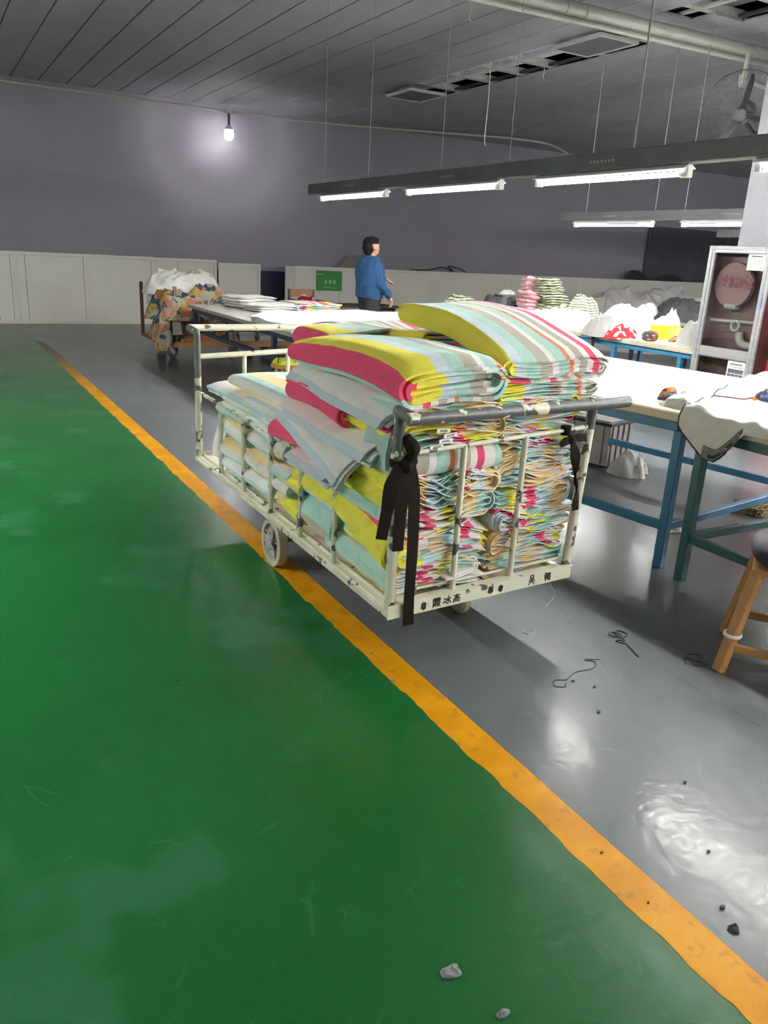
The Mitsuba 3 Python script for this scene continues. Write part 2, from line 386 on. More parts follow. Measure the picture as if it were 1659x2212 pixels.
# base: deck, side angles, front and back plates
put('deck', hexa([cp(u, v, z) for u in (0.02, WU) for v in (0.02, LV) for z in (0.268, 0.282)]), 'mat_paint', cart, smooth=False)
sd = []
for u0, u1 in ((0.0, 0.008), (WU, WU + 0.008)):
    put('side_angle', cat([hexa([cp(u, v, z) for u in (u0, u1) for v in (0, LV) for z in (B0, B0 + 0.012)]), hexa([cp(u, v, z) for u in (u0, u0 + (0.055 if u0 == 0 else -0.055)) for v in (0, LV) for z in (B0 + 0.012, B0 + 0.018)]), hexa([cp(u, v, z) for u in (u0 + (0.05 if u0 == 0 else -0.05), u0 + (0.06 if u0 == 0 else -0.06)) for v in (0.06, LV) for z in (B0 + 0.018, B0 + 0.034)])]), 'mat_paint', cart, smooth=False)
put('front_plate', cat([hexa([cp(u, v, z) for u in (0.0, WU) for v in (-0.006, 0.0) for z in (B0 - 0.006, B1)]), hexa([cp(u, v, z) for u in (0.035, WU + 0.012) for v in (-0.004, 0.045) for z in (B1 - 0.005, B1)])]), 'mat_paint', cart, smooth=False)
put('back_plate', hexa([cp(u, v, z) for u in (0.0, WU) for v in (LV, LV + 0.006) for z in (B0, B1)]), 'mat_paint', cart, smooth=False)
put('toe_rail', rod(cp(0.05, 0.05, 0.328), cp(WU, 0.05, 0.328), 0.006, 8), 'mat_paint', cart)
# corner posts
ZT = 1.028
PO = 0.026
for nm, u, v, m, lean in (('post', PO, 0.03, 'mat_bare', -0.045), ('post', WU, 0.03, 'mat_paint_worn', 0.045), ('post', PO, LV, 'mat_paint_worn', 0.0), ('post', WU, LV, 'mat_paint', 0.0)):
    lo, hi = np.array(cp(u, v, 0.27)), np.array(cp(u + (lean if u > .5 else 0), v, ZT))
    if u < .5 and v < .5:      # lower third of the near post still carries paint
        mid = lo + (hi - lo) * 0.40
        put(nm, rod(lo, mid, 0.0205, 16), 'mat_paint_worn', cart); put(nm, rod(mid, hi, 0.0206, 16), 'mat_bare', cart)
    elif u > .5 and v < .5:
        mid = lo + (hi - lo) * 0.83
        put(nm, rod(lo, mid, 0.0205, 16), 'mat_paint_worn', cart); put(nm, rod(mid, hi, 0.0206, 16), 'mat_bare', cart)
    elif v > .5 and u < .5:
        mid = lo + (hi - lo) * 0.66
        put(nm, rod(lo, mid, 0.0205, 16), 'mat_paint_worn', cart); put(nm, rod(mid, hi, 0.0206, 16), 'mat_bare', cart)
    else:
        put(nm, rod(lo, hi, 0.0205, 16), m, cart)


def hollow(a, b, r, ri):
    a, b = np.array(a, float), np.array(b, float); L = np.linalg.norm(b - a)
    return lathe([(ri, 0), (r, 0), (r, L), (ri, L), (ri, 0)], a, b - a, 24)


# push handles at both ends
put('handle_stub', hollow(cp(PO - 0.0, 0.045, ZT), cp(PO - 0.004, -0.095, ZT - 0.004), 0.0215, 0.017), 'mat_bare', cart)
put('handle_stub', rod(cp(WU + 0.045, 0.03, ZT - 0.02), cp(WU + 0.045, -0.07, ZT - 0.004), 0.0205), 'mat_bare', cart)
put('front_handle', rod(cp(-0.005, -0.078, 1.024), cp(0.49, -0.078, 1.026), 0.0225, 18), 'mat_bare', cart)
put('front_handle_sleeve', rod(cp(0.49, -0.078, 1.026), cp(0.62, -0.078, 1.026), 0.0232, 18), 'mat_paint_worn', cart, label='paint patch left on the bare front handle')
put('front_handle', rod(cp(0.62, -0.078, 1.026), cp(1.075, -0.078, 1.027), 0.0225, 18), 'mat_bare', cart)
put('front_rail', rod(cp(0.0, 0.03, 0.872), cp(WU + 0.02, 0.03, 0.908), 0.0095, 12), 'mat_paint_worn', cart)
for u, lean, zt in ((0.322, 0.003, 0.886), (0.622, 0.008, 0.896)):
    put('baluster', rod(cp(u, 0.03, 0.275), cp(u + lean, 0.03, zt), 0.0125, 14), 'mat_paint_bar', cart)
put('back_handle', rod(cp(0.02, LV + 0.16, 1.052), cp(WU + 0.03, LV + 0.16, 1.052), 0.0215, 16), 'mat_paint', cart)
put('handle_stub', tube(curve([cp(PO, LV, ZT - 0.02), cp(PO, LV + 0.02, ZT + 0.012), cp(PO - 0.003, LV + 0.16, 1.052)], 12), 0.0205, 14), 'mat_bare', cart)
put('handle_stub', rod(cp(WU, LV, ZT), cp(WU, LV + 0.16, 1.052), 0.0205), 'mat_paint', cart)
put('back_rail', rod(cp(PO, LV, 0.897), cp(WU, LV, 0.93), 0.0165, 14), 'mat_paint', cart)
for u in (0.33, 0.63):
    put('baluster', rod(cp(u, LV, 0.275), cp(u, LV, 0.905), 0.0145, 12), 'mat_paint', cart)
put('side_rail', cat([hexa([cp(u, v, z) for u in (0.018, 0.036) for v in (0.03, LV) for z in (0.677, 0.692)])]), 'mat_paint_worn', cart, smooth=False)
put('side_rail', hexa([cp(u, v, z) for u in (WU - 0.01, WU + 0.008) for v in (0.03, LV) for z in (0.677, 0.692)]), 'mat_paint_worn', cart, smooth=False)
for v in (2.033, 1.644, 1.249, 0.876, 0.52):
    put('baluster', rod(cp(0.027, v, 0.27), cp(0.027, v, 0.68), 0.0125, 14), 'mat_paint_bar', cart)
    put('baluster', rod(cp(WU, v, 0.27), cp(WU, v, 0.68), 0.0125, 14), 'mat_paint_bar', cart)


def wheel(x, y, r, w, k, axis=(-1, 0, 0), hubr=0.022):
    """Solid wheel with a dished face towards +axis; centre of its face at (x, y, r)."""
    ax = np.array(axis, float)
    o = np.array((x, y, r)) - ax * w
    put('tyre', lathe([(r * 0.78, w * 0.98), (r * 0.80, w), (r * 0.96, w), (r, w * 0.9), (r, w * 0.1), (r * 0.96, 0), (r * 0.78, 0), (r * 0.78, w * 0.98)], o, ax, 40), 'mat_rubber', k)
    put('disc', lathe([(0.0, w * 0.50), (r * 0.30, w * 0.55), (r * 0.70, w * 0.62), (r * 0.785, w * 0.93), (r * 0.785, w * 0.02), (0.0, w * 0.02)], o, ax, 40), 'mat_hub', k)
    put('hub', lathe([(0.0, w * 1.02), (hubr * 0.8, w * 1.0), (hubr, w * 0.9), (hubr, w * 0.4), (0, w * 0.4)], o, ax, 20), 'mat_hub', k)
    ribs = []
    a = np.cross(ax, (0, 0, 1.0)); a /= np.linalg.norm(a)
    for q in range(5):
        t = q * 2 * math.pi / 5 + 0.5; d = a * math.cos(t) + np.array((0, 0, 1.0)) * math.sin(t)
        ribs.append(bar(o + ax * w * 0.62 + d * hubr, o + ax * w * 0.66 + d * r * 0.77, 0.008, 0.012, up=ax))
    put('spoke', cat(ribs), 'mat_hub', k, smooth=False)


wl = put('wheel', rod((1.40, 3.567, 0.127), (1.52, 3.567, 0.127), 0.011), 'mat_hub', cart, label='big cream rubber tyred side wheel')
wheel(1.395, 3.567, 0.125, 0.050, wl)
rs = np.random.default_rng(5)
lint = [tube(curve([(1.393 - 0.012 * rs.random(), 3.567 + 0.045 * rs.normal() * 0.7, 0.127 + 0.022 * rs.normal()) for _ in range(5)], 14), 0.0022, 5) for _ in range(16)]
put('thread_knot', cat(lint), 'mat_lint', wl, label='grey thread wound on the axle', kind='stuff')
wr = put('wheel', rod((2.18, 3.60, 0.127), (2.30, 3.60, 0.127), 0.011), 'mat_hub', cart)
wheel(2.30, 3.60, 0.125, 0.050, wr, (1, 0, 0))
for (x, y) in ((1.985, 2.70), (1.86, 4.50)):
    c = put('castor', cat([box(x - 0.05, x + 0.05, y - 0.05, y + 0.05, 0.20, 0.262, 0.004), bar((x - 0.034, y, 0.21), (x - 0.034, y + 0.02, 0.075), 0.006, 0.04, up=(0, 1, 0)), bar((x + 0.034, y, 0.21), (x + 0.034, y + 0.02, 0.075), 0.006, 0.04, up=(0, 1, 0))]), 'mat_hub', cart, smooth=False, label='swivel castor with a pale wheel')
    put('castor_wheel', lathe([(0.0, 0.0), (0.06, 0.0), (0.075, 0.012), (0.078, 0.025), (0.075, 0.038), (0.06, 0.05), (0.0, 0.05)], (x - 0.025, y + 0.02, 0.078), (1, 0, 0), 32), 'mat_rubber', c)

# handwritten names on the front plate: brush strokes as thin raised bars. Each glyph is a list of polylines in a unit square.
GLYPH = {
    'gao': [[(.5, 1), (.52, .88)], [(.1, .84), (.9, .86)], [(.33, .74), (.33, .6), (.68, .6), (.68, .75), (.33, .74)], [(.12, 0), (.12, .48), (.88, .5), (.88, .08), (.8, .05)], [(.35, .12), (.35, .34), (.66, .34), (.66, .12), (.35, .12)]],
    'bing': [[(.06, .8), (.18, .68)], [(.02, .2), (.2, .45)], [(.6, 1), (.6, .05), (.5, .12)], [(.28, .66), (.48, .64), (.3, .2)], [(.92, .78), (.66, .56)], [(.66, .56), (.98, .1)]],
    'xia': [[(.15, .98), (.85, .98)], [(.08, .72), (.08, .88), (.92, .88), (.9, .74)], [(.5, .98), (.5, .66)], [(.2, .8), (.38, .78)], [(.2, .7), (.38, .69)], [(.62, .8), (.8, .78)], [(.62, .7), (.8, .69)], [(.1, .0), (.12, .6), (.42, .6), (.42, .42), (.14, .42)], [(.14, .28), (.42, .28)], [(.14, .14), (.42, .14)], [(.55, .6), (.88, .6), (.88, .42), (.56, .42)], [(.55, .32), (.86, .32), (.55, .0)], [(.58, .26), (.95, .0)]],
    'wu': [[(.25, .72), (.25, .98), (.75, .98), (.75, .72), (.25, .72)], [(.2, .56), (.82, .58)], [(.06, .36), (.95, .38)], [(.5, .56), (.48, .36), (.1, .0)], [(.5, .36), (.92, .0)]],
    'jing': [[(.1, .95), (.42, .95)], [(.26, 1), (.26, .75)], [(.05, .74), (.48, .74)], [(.12, .6), (.42, .6), (.42, .42), (.12, .42), (.12, .6)], [(.12, .3), (.42, .3)], [(.26, .42), (.22, .02)], [(.55, .9), (.9, .92), (.9, .6), (.56, .6), (.56, .9)], [(.56, .75), (.9, .75)], [(.52, .45), (.95, .47), (.9, .05), (.8, .1)], [(.6, .3), (.62, .1)], [(.74, .3), (.76, .1)]],
    'scribble': [[(.1, .2), (.3, .9), (.35, .1), (.55, .95), (.6, .05), (.8, .8), (.85, .2)], [(.15, .7), (.9, .35)], [(.1, .45), (.85, .6)], [(.2, .85), (.6, .4), (.9, .9)], [(.3, .3), (.7, .2), (.5, .7)]],
    'blot': [[(.2, .2), (.2, .85), (.8, .85), (.8, .2), (.2, .2)], [(.2, .5), (.85, .55)], [(.1, .3), (.9, .7), (.3, .9), (.7, .1)], [(.5, 1), (.5, 0)], [(.15, .65), (.75, .3)], [(.3, .4), (.7, .65), (.6, .3), (.35, .7)]],
    'he': [[(.5, 1), (.05, .55)], [(.5, 1), (.95, .55)], [(.3, .58), (.7, .58)], [(.22, .42), (.22, 0), (.78, 0), (.78, .42), (.22, .42)]],
    'ge': [[(.02, .72), (.42, .72)], [(.22, 1), (.22, 0)], [(.22, .66), (.04, .3)], [(.22, .6), (.4, .42)], [(.6, 1), (.45, .7)], [(.56, .85), (.88, .86), (.45, .4)], [(.6, .7), (.98, .42)], [(.55, .36), (.55, 0), (.86, 0), (.86, .36), (.55, .36)]],
    'qu': [[(.92, .95), (.08, .95), (.08, .04), (.96, .04)], [(.75, .8), (.28, .22)], [(.28, .76), (.78, .22)]],
    'xiao': [[(.05, .9), (.18, .8)], [(.0, .62), (.14, .54)], [(.02, .05), (.2, .42)], [(.36, .92), (.44, .76)], [(.64, 1), (.64, .7)], [(.92, .92), (.82, .76)], [(.38, 0), (.38, .66), (.9, .66), (.9, .04), (.8, .06)], [(.38, .44), (.9, .44)], [(.38, .24), (.9, .24)]],
    'huo': [[(.5, 1), (.48, .6), (.08, 0)], [(.48, .55), (.95, 0)], [(.16, .72), (.26, .46)], [(.86, .76), (.68, .52)]],
    'shuan': [[(.02, .72), (.42, .72)], [(.22, 1), (.22, 0)], [(.22, .66), (.04, .3)], [(.22, .6), (.4, .42)], [(.68, 1), (.42, .6)], [(.68, 1), (.98, .6)], [(.54, .52), (.86, .52)], [(.54, .28), (.86, .28)], [(.44, .02), (.97, .02)], [(.7, .52), (.7, .02)]],
}


def glyph(name, o, ex, ez, w, h, t, nrm, thick=0.0012):
    """Strokes of one character, lower left at o, along ex and ez, raised along nrm."""
    o, ex, ez, nrm = (np.array(a, float) for a in (o, ex, ez, nrm))
    ms = []
    for pl in GLYPH[name]:
        for (a, b), (c, d) in zip(pl[:-1], pl[1:]):
            p, q = o + ex * a * w + ez * b * h, o + ex * c * w + ez * d * h
            dd = q - p; dd /= np.linalg.norm(dd); s = np.cross(nrm, dd)
            p, q = p - dd * t * .4, q + dd * t * .4
            ms.append(hexa([e + s * sg * t / 2 + nrm * k for e in (p, q) for sg in (-1, 1) for k in (-0.0005, thick)]))
    return cat(ms)


def on_plate(name, u, w=0.042, h=0.036, t=0.0042, z=0.262, tilt=0.0):
    o = np.array(cp(u, -0.0062, z)); ex = np.array((EXX, EXY, tilt)); nn = np.array((EXY, -EXX, 0))
    put('ink_writing', glyph(name, o, ex, (0, 0, 1), w, h, t, nn), 'mat_ink', cart, smooth=False)


for nm, u, w, h, t in (('blot', 0.150, .026, .030, .0052), ('xia', 0.205, .040, .036, .0040), ('bing', 0.256, .040, .034, .0042), ('gao', 0.304, .036, .034, .0040), ('scribble', 0.480, .030, .034, .0046), ('blot', 0.535, .026, .028, .0050), ('wu', 0.700, .036, .040, .0044), ('jing', 0.790, .036, .036, .0048)):
    on_plate(nm, u, w, h, t)

# dark brown fabric straps tied round the near corner post
strap = thing('strap', 'dark brown fabric strap tied round the near front corner post, three tails hanging down', 'strap')


def ribbon(pts, w, wdir, k, thick=0.004, nm='tail', twist=None):
    P = curve(pts, 26); t = np.gradient(P, axis=0); t /= np.linalg.norm(t, axis=1, keepdims=True)
    W = np.broadcast_to(w, (len(P),)) if np.ndim(w) < 1 or len(np.atleast_1d(w)) == 1 else np.interp(np.linspace(0, 1, len(P)), np.linspace(0, 1, len(w)), w)
    wd = np.broadcast_to(np.array(wdir, float), P.shape).copy()
    if twist is not None:
        for i, a in enumerate(np.interp(np.linspace(0, 1, len(P)), np.linspace(0, 1, len(twist)), twist)):
            wd[i] = trimesh.transformations.rotation_matrix(math.radians(a), t[i])[:3, :3] @ wd[i]
    wd -= t * (wd * t).sum(1, keepdims=True); wd /= np.linalg.norm(wd, axis=1, keepdims=True); nn = np.cross(t, wd)
    rows = []
    for s, c in ((-1, -1), (-1, 1), (-.4, 1.2), (.4, 1.2), (1, 1), (1, -1), (0, -1)):
        rows.append(P + wd * (s * W / 2)[:, None] + nn * (c * thick / 2))
    V = np.stack(rows, 1); n, m = len(P), len(rows)
    i, j = np.meshgrid(np.arange(n - 1), np.arange(m), indexing='ij')
    q = np.stack([i * m + j, i * m + (j + 1) % m, (i + 1) * m + (j + 1) % m, (i + 1) * m + j], -1).reshape(-1, 4)
    f = np.vstack([q[:, [0, 1, 2]], q[:, [0, 2, 3]]]); e = (n - 1) * m
    f = np.vstack([f, [[0, j + 1, j] for j in range(1, m - 1)], [[e, e + j, e + j + 1] for j in range(1, m - 1)]])
    return put(nm, trimesh.Trimesh(V.reshape(-1, 3), f, process=False), 'mat_strap', k, smooth=35)


zk = 0.845
px, py = cp(PO, 0.03, 0)[:2]
put('knot', cat([rod((px, py, zk - 0.012), (px, py, zk + 0.012), 0.029, 18), tube(curve([(px + 0.02, py - 0.02, zk + 0.10), (px + 0.045, py - 0.028, zk + 0.05), (px + 0.03, py - 0.03, zk), (px, py - 0.03, zk - 0.005)], 16), [0.016 + 0.012 * math.sin(3 * q) ** 2 for q in np.linspace(0, 2, 16)], 10), trimesh.creation.icosphere(2, 0.026).apply_translation((px + 0.042, py - 0.02, zk + 0.01))]), 'mat_strap', strap)
ribbon([(px - 0.01, py - 0.034, zk), (px - 0.045, py - 0.040, zk - 0.07), (px - 0.058, py - 0.045, zk - 0.16), (px - 0.078, py - 0.050, zk - 0.262)], (0.03, 0.048, 0.044, 0.042), (1, -0.25, 0), strap)
ribbon([(px + 0.008, py - 0.036, zk), (px + 0.002, py - 0.045, zk - 0.10), (px - 0.004, py - 0.048, zk - 0.2), (px - 0.008, py - 0.05, zk - 0.315)], (0.03, 0.052, 0.046, 0.044), (1, -0.05, 0), strap)
ribbon([(px + 0.03, py - 0.034, zk + 0.02), (px + 0.052, py - 0.04, zk - 0.10), (px + 0.060, py - 0.042, zk - 0.30), (px + 0.058, py - 0.044, zk - 0.50), (px + 0.060, py - 0.046, zk - 0.625)], (0.036, 0.050, 0.048, 0.044, 0.048), (1, 0.07, 0), strap)
strap2 = thing('strap', 'short dark brown strap tied on the front rail beside the right front post, tail hanging', 'strap')
bx = cp(0.845, 0.0, 0.90)
put('knot', cat([rod((bx[0], bx[1] + 0.03, 0.92), (bx[0] + 0.004, bx[1] + 0.03, 0.885), 0.022, 12), trimesh.creation.icosphere(2, 0.02).apply_translation((bx[0] + 0.012, bx[1] + 0.004, 0.868))]), 'mat_strap', strap2)
ribbon([(bx[0] + 0.01, bx[1], 0.872), (bx[0] - 0.02, bx[1] - 0.004, 0.866), (bx[0] - 0.05, bx[1] - 0.004, 0.85)], (0.02, 0.034, 0.02), (0, 0.3, 1), strap2)
ribbon([(bx[0] + 0.01, bx[1], 0.872), (bx[0] + 0.05, bx[1] - 0.002, 0.876), (bx[0] + 0.09, bx[1], 0.872)], (0.02, 0.034, 0.032), (0, 0.3, 1), strap2)
ribbon([(bx[0] + 0.015, bx[1], 0.865), (bx[0] + 0.035, bx[1] - 0.008, 0.80), (bx[0] + 0.05, bx[1] - 0.006, 0.715), (bx[0] + 0.072, bx[1] - 0.002, 0.64), (bx[0] + 0.082, bx[1] + 0.002, 0.56)], (0.02, 0.05, 0.006, 0.05, 0.03), (1, 0.1, 0), strap2, twist=(0, 10, 60, 150, 190))

# ------------------------------------------------------------------ striped cloth
PINK, YEL, LBL, AQUA, TAUPE, WHT, ORG, CRM = (0.64, 0.075, 0.155), (0.70, 0.65, 0.085), (0.52, 0.61, 0.65), (0.37, 0.56, 0.50), (0.38, 0.36, 0.30), (0.73, 0.71, 0.68), (0.55, 0.18, 0.085), (0.74, 0.58, 0.33)
PAL = {'a': [(PINK, .10), (YEL, .125), (LBL, .055), (AQUA, .07), (TAUPE, .06), (WHT, .03), (AQUA, .06), (ORG, .022), (WHT, .03), (TAUPE, .04), (WHT, .032), (PINK, .034), (WHT, .05), (AQUA, .05)],
       'b': [(AQUA, .060), (LBL, .015), (WHT, .042), (CRM, .115)],
       'c': [(WHT, .515), (LBL, .035)],
       'd': [(AQUA, .075), (CRM, .11), (WHT, .05), (CRM, .07), (LBL, .09), (PINK, .05), (WHT, .06), (YEL, .045), (AQUA, .09), (WHT, .07), (CRM, .07), (LBL, .06)],
       'e': [(YEL, .17), (LBL, .022), (AQUA, .09), (TAUPE, .08), (WHT, .05), (PINK, .045), (YEL, .05)],
       'r': [(PINK, .17), (YEL, .05)], 'g': [((.36, .47, .45), .3)], 'h': [(AQUA, .035), (WHT, .05), (AQUA, .04), (WHT, .10), (PINK, .008), (WHT, .05), (LBL, .05)],
       'w': [(WHT, .3), (WHT, .1)]}


def stripes(pal, edge=0.0012):
    P = PAL[pal]; per = sum(w for _, w in P)

    def fn(p, n, uv):
        s = uv.x + 0.004 * (noise(uv.x * 30, uv.y * 14, 2.0) - 0.5)
        s = s - dr.floor(s / per) * per
        col, e = mi.Color3f(*P[0][0]), P[0][1]
        for c, w in P[1:]:
            col = dr.select(s > e, mi.Color3f(*c), col); e += w
        terry = 0.90 + 0.2 * noise(p.x * 420, p.y * 420, p.z * 420) - 0.10 * smoothstep(0.55, 0.75, fbm(p.x * 16, p.y * 16, p.z * 16, 3))
        return col * terry
    return fn


for q in PAL:
    mat('mat_cloth_' + q, stripes(q), 0.95, spec=0.1, sheen=0.35, bump=lambda p, n, uv: fbm(p.x * 230, p.y * 230, p.z * 230, 2), bump_scale=0.0016)


def sheet_mesh(path, s, th, y0, y1, q, front, deform):
    """One thick sheet: path (m,2) in the (a,c) plane, extruded from v=0 to 1. front(s): how far each point of the front edge sticks out. deform(a, v, c) -> world points."""
    m = len(path)
    t = np.gradient(path, axis=0); t /= np.linalg.norm(t, axis=1, keepdims=True) + 1e-12
    nn = np.stack([t[:, 1], -t[:, 0]], 1)
    th = np.broadcast_to(th, (m,))[:, None]
    O, I = path + nn * th / 2, path - nn * th / 2
    vs = np.linspace(0, 1, q) ** 1.25
    V, F, U, base = [], [], [], 0

    def grid(rows, su):           # rows (r, m, 2) with v per row
        nonlocal base
        (pts, v) = rows
        r = len(v)
        fr = np.array([front(s) * max(0.0, 1 - x * 3.0) for x in v])
        A, C = pts[..., 0].ravel(), pts[..., 1].ravel()
        W = deform(A, (np.broadcast_to(v[:, None], (r, m)) - fr).ravel(), C)
        V.append(W); U.append(np.stack([np.broadcast_to(su, (r, m)).ravel(), np.broadcast_to(v[:, None], (r, m)).ravel()], 1))
        i, j = np.meshgrid(np.arange(r - 1), np.arange(m - 1), indexing='ij')
        qd = np.stack([i * m + j, i * m + j + 1, (i + 1) * m + j + 1, (i + 1) * m + j], -1).reshape(-1, 4) + base
        F.append(np.vstack([qd[:, [0, 1, 2]], qd[:, [0, 2, 3]]])); base += r * m
    grid((np.broadcast_to(O, (q, m, 2)), vs), s)
    grid((np.broadcast_to(I, (q, m, 2)), vs), s); F[-1] = F[-1][:, ::-1]
    mid = (O + I) / 2
    grid((np.stack([I, O]), np.array([0.0, 0.0])), s)
    grid((np.stack([O, I]), np.array([1.0, 1.0])), s)
    # the two long edges
    for e, rev in ((0, False), (m - 1, True)):
        fr = np.array([front(s[e:e + 1])[0] * max(0.0, 1 - x * 3.0) for x in vs])
        pts = np.vstack([np.tile(O[e], (q, 1)), np.tile(I[e], (q, 1))]); v = np.concatenate([vs - fr, vs - fr])
        V.append(deform(pts[:, 0], v, pts[:, 1])); U.append(np.stack([np.full(2 * q, s[e]), np.concatenate([vs, vs])], 1))
        j = np.arange(q - 1); qd = np.stack([j, j + 1, q + j + 1, q + j], 1) + base
        if rev: qd = qd[:, ::-1]
        F.append(np.vstack([qd[:, [0, 1, 2]], qd[:, [0, 2, 3]]])); base += 2 * q
    return np.vstack(V), np.vstack(F), np.vstack(U)


def join(parts):
    V, F, U, b = [], [], [], 0
    for v, f, u in parts:
        V.append(v); F.append(f + b); U.append(u); b += len(v)
    return trimesh.Trimesh(np.vstack(V), np.vstack(F), process=False), np.vstack(U)


def put_cloth(name, parts, pal, k, **kw):
    m, u = join(parts)
    return put(name, m, 'mat_cloth_' + pal, k, smooth=True, uv=u, **kw)


def bundle(label, xl, W, yf, yb, z, H, zb=None, Hb=None, xb=None, n=6, pal='a', s0=0.07, side='L', roll=0.0, wave=0.012, jit=0.025, taper=0.25, hump=0.0, arch=0.0, seed=0, face=None, shift=0.012, group=None, cat='folded cloth', inner=None, q=7, fac=0.75, sag=0.0, name='cloth_bundle', swell=0.010, flip=False, closed=False, lip=0.0, skew=0.066, drift=0.006, mirror=None):
    """A bundle of folded cloth: n nested U-shaped sheets, the folds at the left (or right) side, the cut edges at the front. z, zb: underside at the front and the back end; roll: degrees, right side up."""
    rs = np.random.default_rng(seed)
    zb = z if zb is None else zb; Hb = H if Hb is None else Hb; xb = xl if xb is None else xb
    D = yb - yf; tt = H / (2 * n)
    cr, sr = math.cos(math.radians(roll)), math.sin(math.radians(roll)); sg = 1 if side == 'L' else -1
    off = rs.random(3) * 50

    def place(k):
        ph = rs.random() * 40

        def deform(a, v, c):
            hh = 1 + (Hb / H - 1) * np.clip(v, 0, 1)
            fr = np.clip(1 - v * 2.2, 0, 1) ** 1.5
            c = c * hh * (1 - taper * ss(0.55, 1.02, a / W) * (c > 0)) * (1 - 0.16 * ss(0.86, 1.0, v))
            c = c + wave * fr * (n3(np.stack([a * 9 + ph, v * 2, a * 0 + k * 0.37], 1), seed) + 0.9 * n3(np.stack([a * 4 + off[0], v, a * 0 + 1], 1), seed + 1))
            c = c - sag * fr * np.clip(a / W, 0, 1) ** 2 + arch * np.sin(np.clip(a / W, 0, 1) * math.pi)
            p = np.stack([a * 3.2 + off[0], v * D * 3.2 + off[1], c * 2 + off[2]], 1)
            c = c - lip * np.clip(1 - v * abs(D) / 0.07, 0, 1) ** 2 * np.clip(c / (H / 2), 0, 1)
            a2 = a + 2.0 * swell * n3(p, seed + 2); c2 = c + 2.0 * swell * n3(p * 1.3, seed + 3)
            a2 = a2 + 0.010 * n3(np.stack([a * 0 + off[1], v * D * 7, c * 9], 1), seed + 4) * (a < W * .3)
            x = xl + (xb - xl) * v; zc = z + (zb - z) * v + hump * np.sin(np.clip(v, 0, 1) * math.pi) + H / 2 * hh
            X = a2 * cr - c2 * sr; Z = a2 * sr + c2 * cr
            if face == 'F':      # fold towards the viewer, axis across
                return np.stack([x * 0 + xl + v * D, (yf + X), zc + Z], 1)
            return np.stack([x + sg * X, yf + D * v + skew * (x + sg * X - 1.40) * np.clip(1 - v, 0, 1), zc + Z], 1)
        return deform
    outer, innerp = [], []
    for k in range(n):
        hk = H / 2 * (1 - (k + .5) / n)
        tip = k * tt * 0.9
        R = hk * fac + 0.002
        e1, e2 = rs.random(2) * 0.05 * (k > 0) + 0.004
        top = np.stack([np.linspace(W - e1, tip + R, 15), np.full(15, hk)], 1)
        bot = np.stack([np.linspace(tip + R, W - e2, 15), np.full(15, -hk)], 1)
        if closed:       # the right ends are folded under as well
            rr = min(hk * 0.9, 0.06); rt = W - k * tt * 0.8
            qa = np.linspace(0.12, 0.5 * math.pi, 6)
            cu = np.stack([rt - rr + rr * np.cos(qa), hk * np.sin(qa)], 1)
            top = np.vstack([cu[:-1], np.stack([np.linspace(rt - rr, tip + R, 10), np.full(10, hk)], 1)])
            bot = np.stack([np.vstack([np.stack([np.linspace(tip + R, rt - rr, 10), np.full(10, -hk)], 1), np.stack([cu[::-1][1:, 0], -cu[::-1][1:, 1]], 1)])], 0)[0]
        th = np.linspace(0.5 * math.pi, 1.5 * math.pi, 13)[1:-1]
        arc = np.stack([tip + R + R * np.cos(th), hk * np.sin(th)], 1)
        path = np.vstack([top, arc, bot])
        d = np.concatenate([[0], np.cumsum(np.linalg.norm(np.diff(path, axis=0), axis=1))])
        s = d[15 + 5] - d                       # positive along the top, zero at the tip
        j0, ph = rs.normal() * jit, rs.random() * 30
        front = lambda q_, j0=j0, ph=ph, k=k: (j0 * (k > 0) + jit * 1.6 * n3(np.stack([q_ * 7 + ph, q_ * 0, q_ * 0 + k], 1), seed)) / abs(D)
        dv = sheet_mesh(path, s, tt * 0.90, yf, yb, q, front, place(k))
        dv = (*dv, None, dv[2][:, 0].copy()); U = dv[2]; U[:, 0] = s0 + (-1 if flip else 1) * U[:, 0] + (rs.normal() * shift + k * drift) * (k > 0)
        if (mirror if mirror is not None else (inner or pal) == 'd') and k > 0:
            U[:, 0] = s0 + np.abs(dv[4]) + rs.normal() * shift + k * drift
        if face == 'F':
            U[:, 0] = s0 + U[:, 1] * D
        (outer if k == 0 else innerp).append(dv[:3])
    kk = thing(name, label, cat, group)
    put_cloth('outer_layer', outer, pal, kk)
    put_cloth('inner_layers', innerp, inner or pal, kk)
    return kk


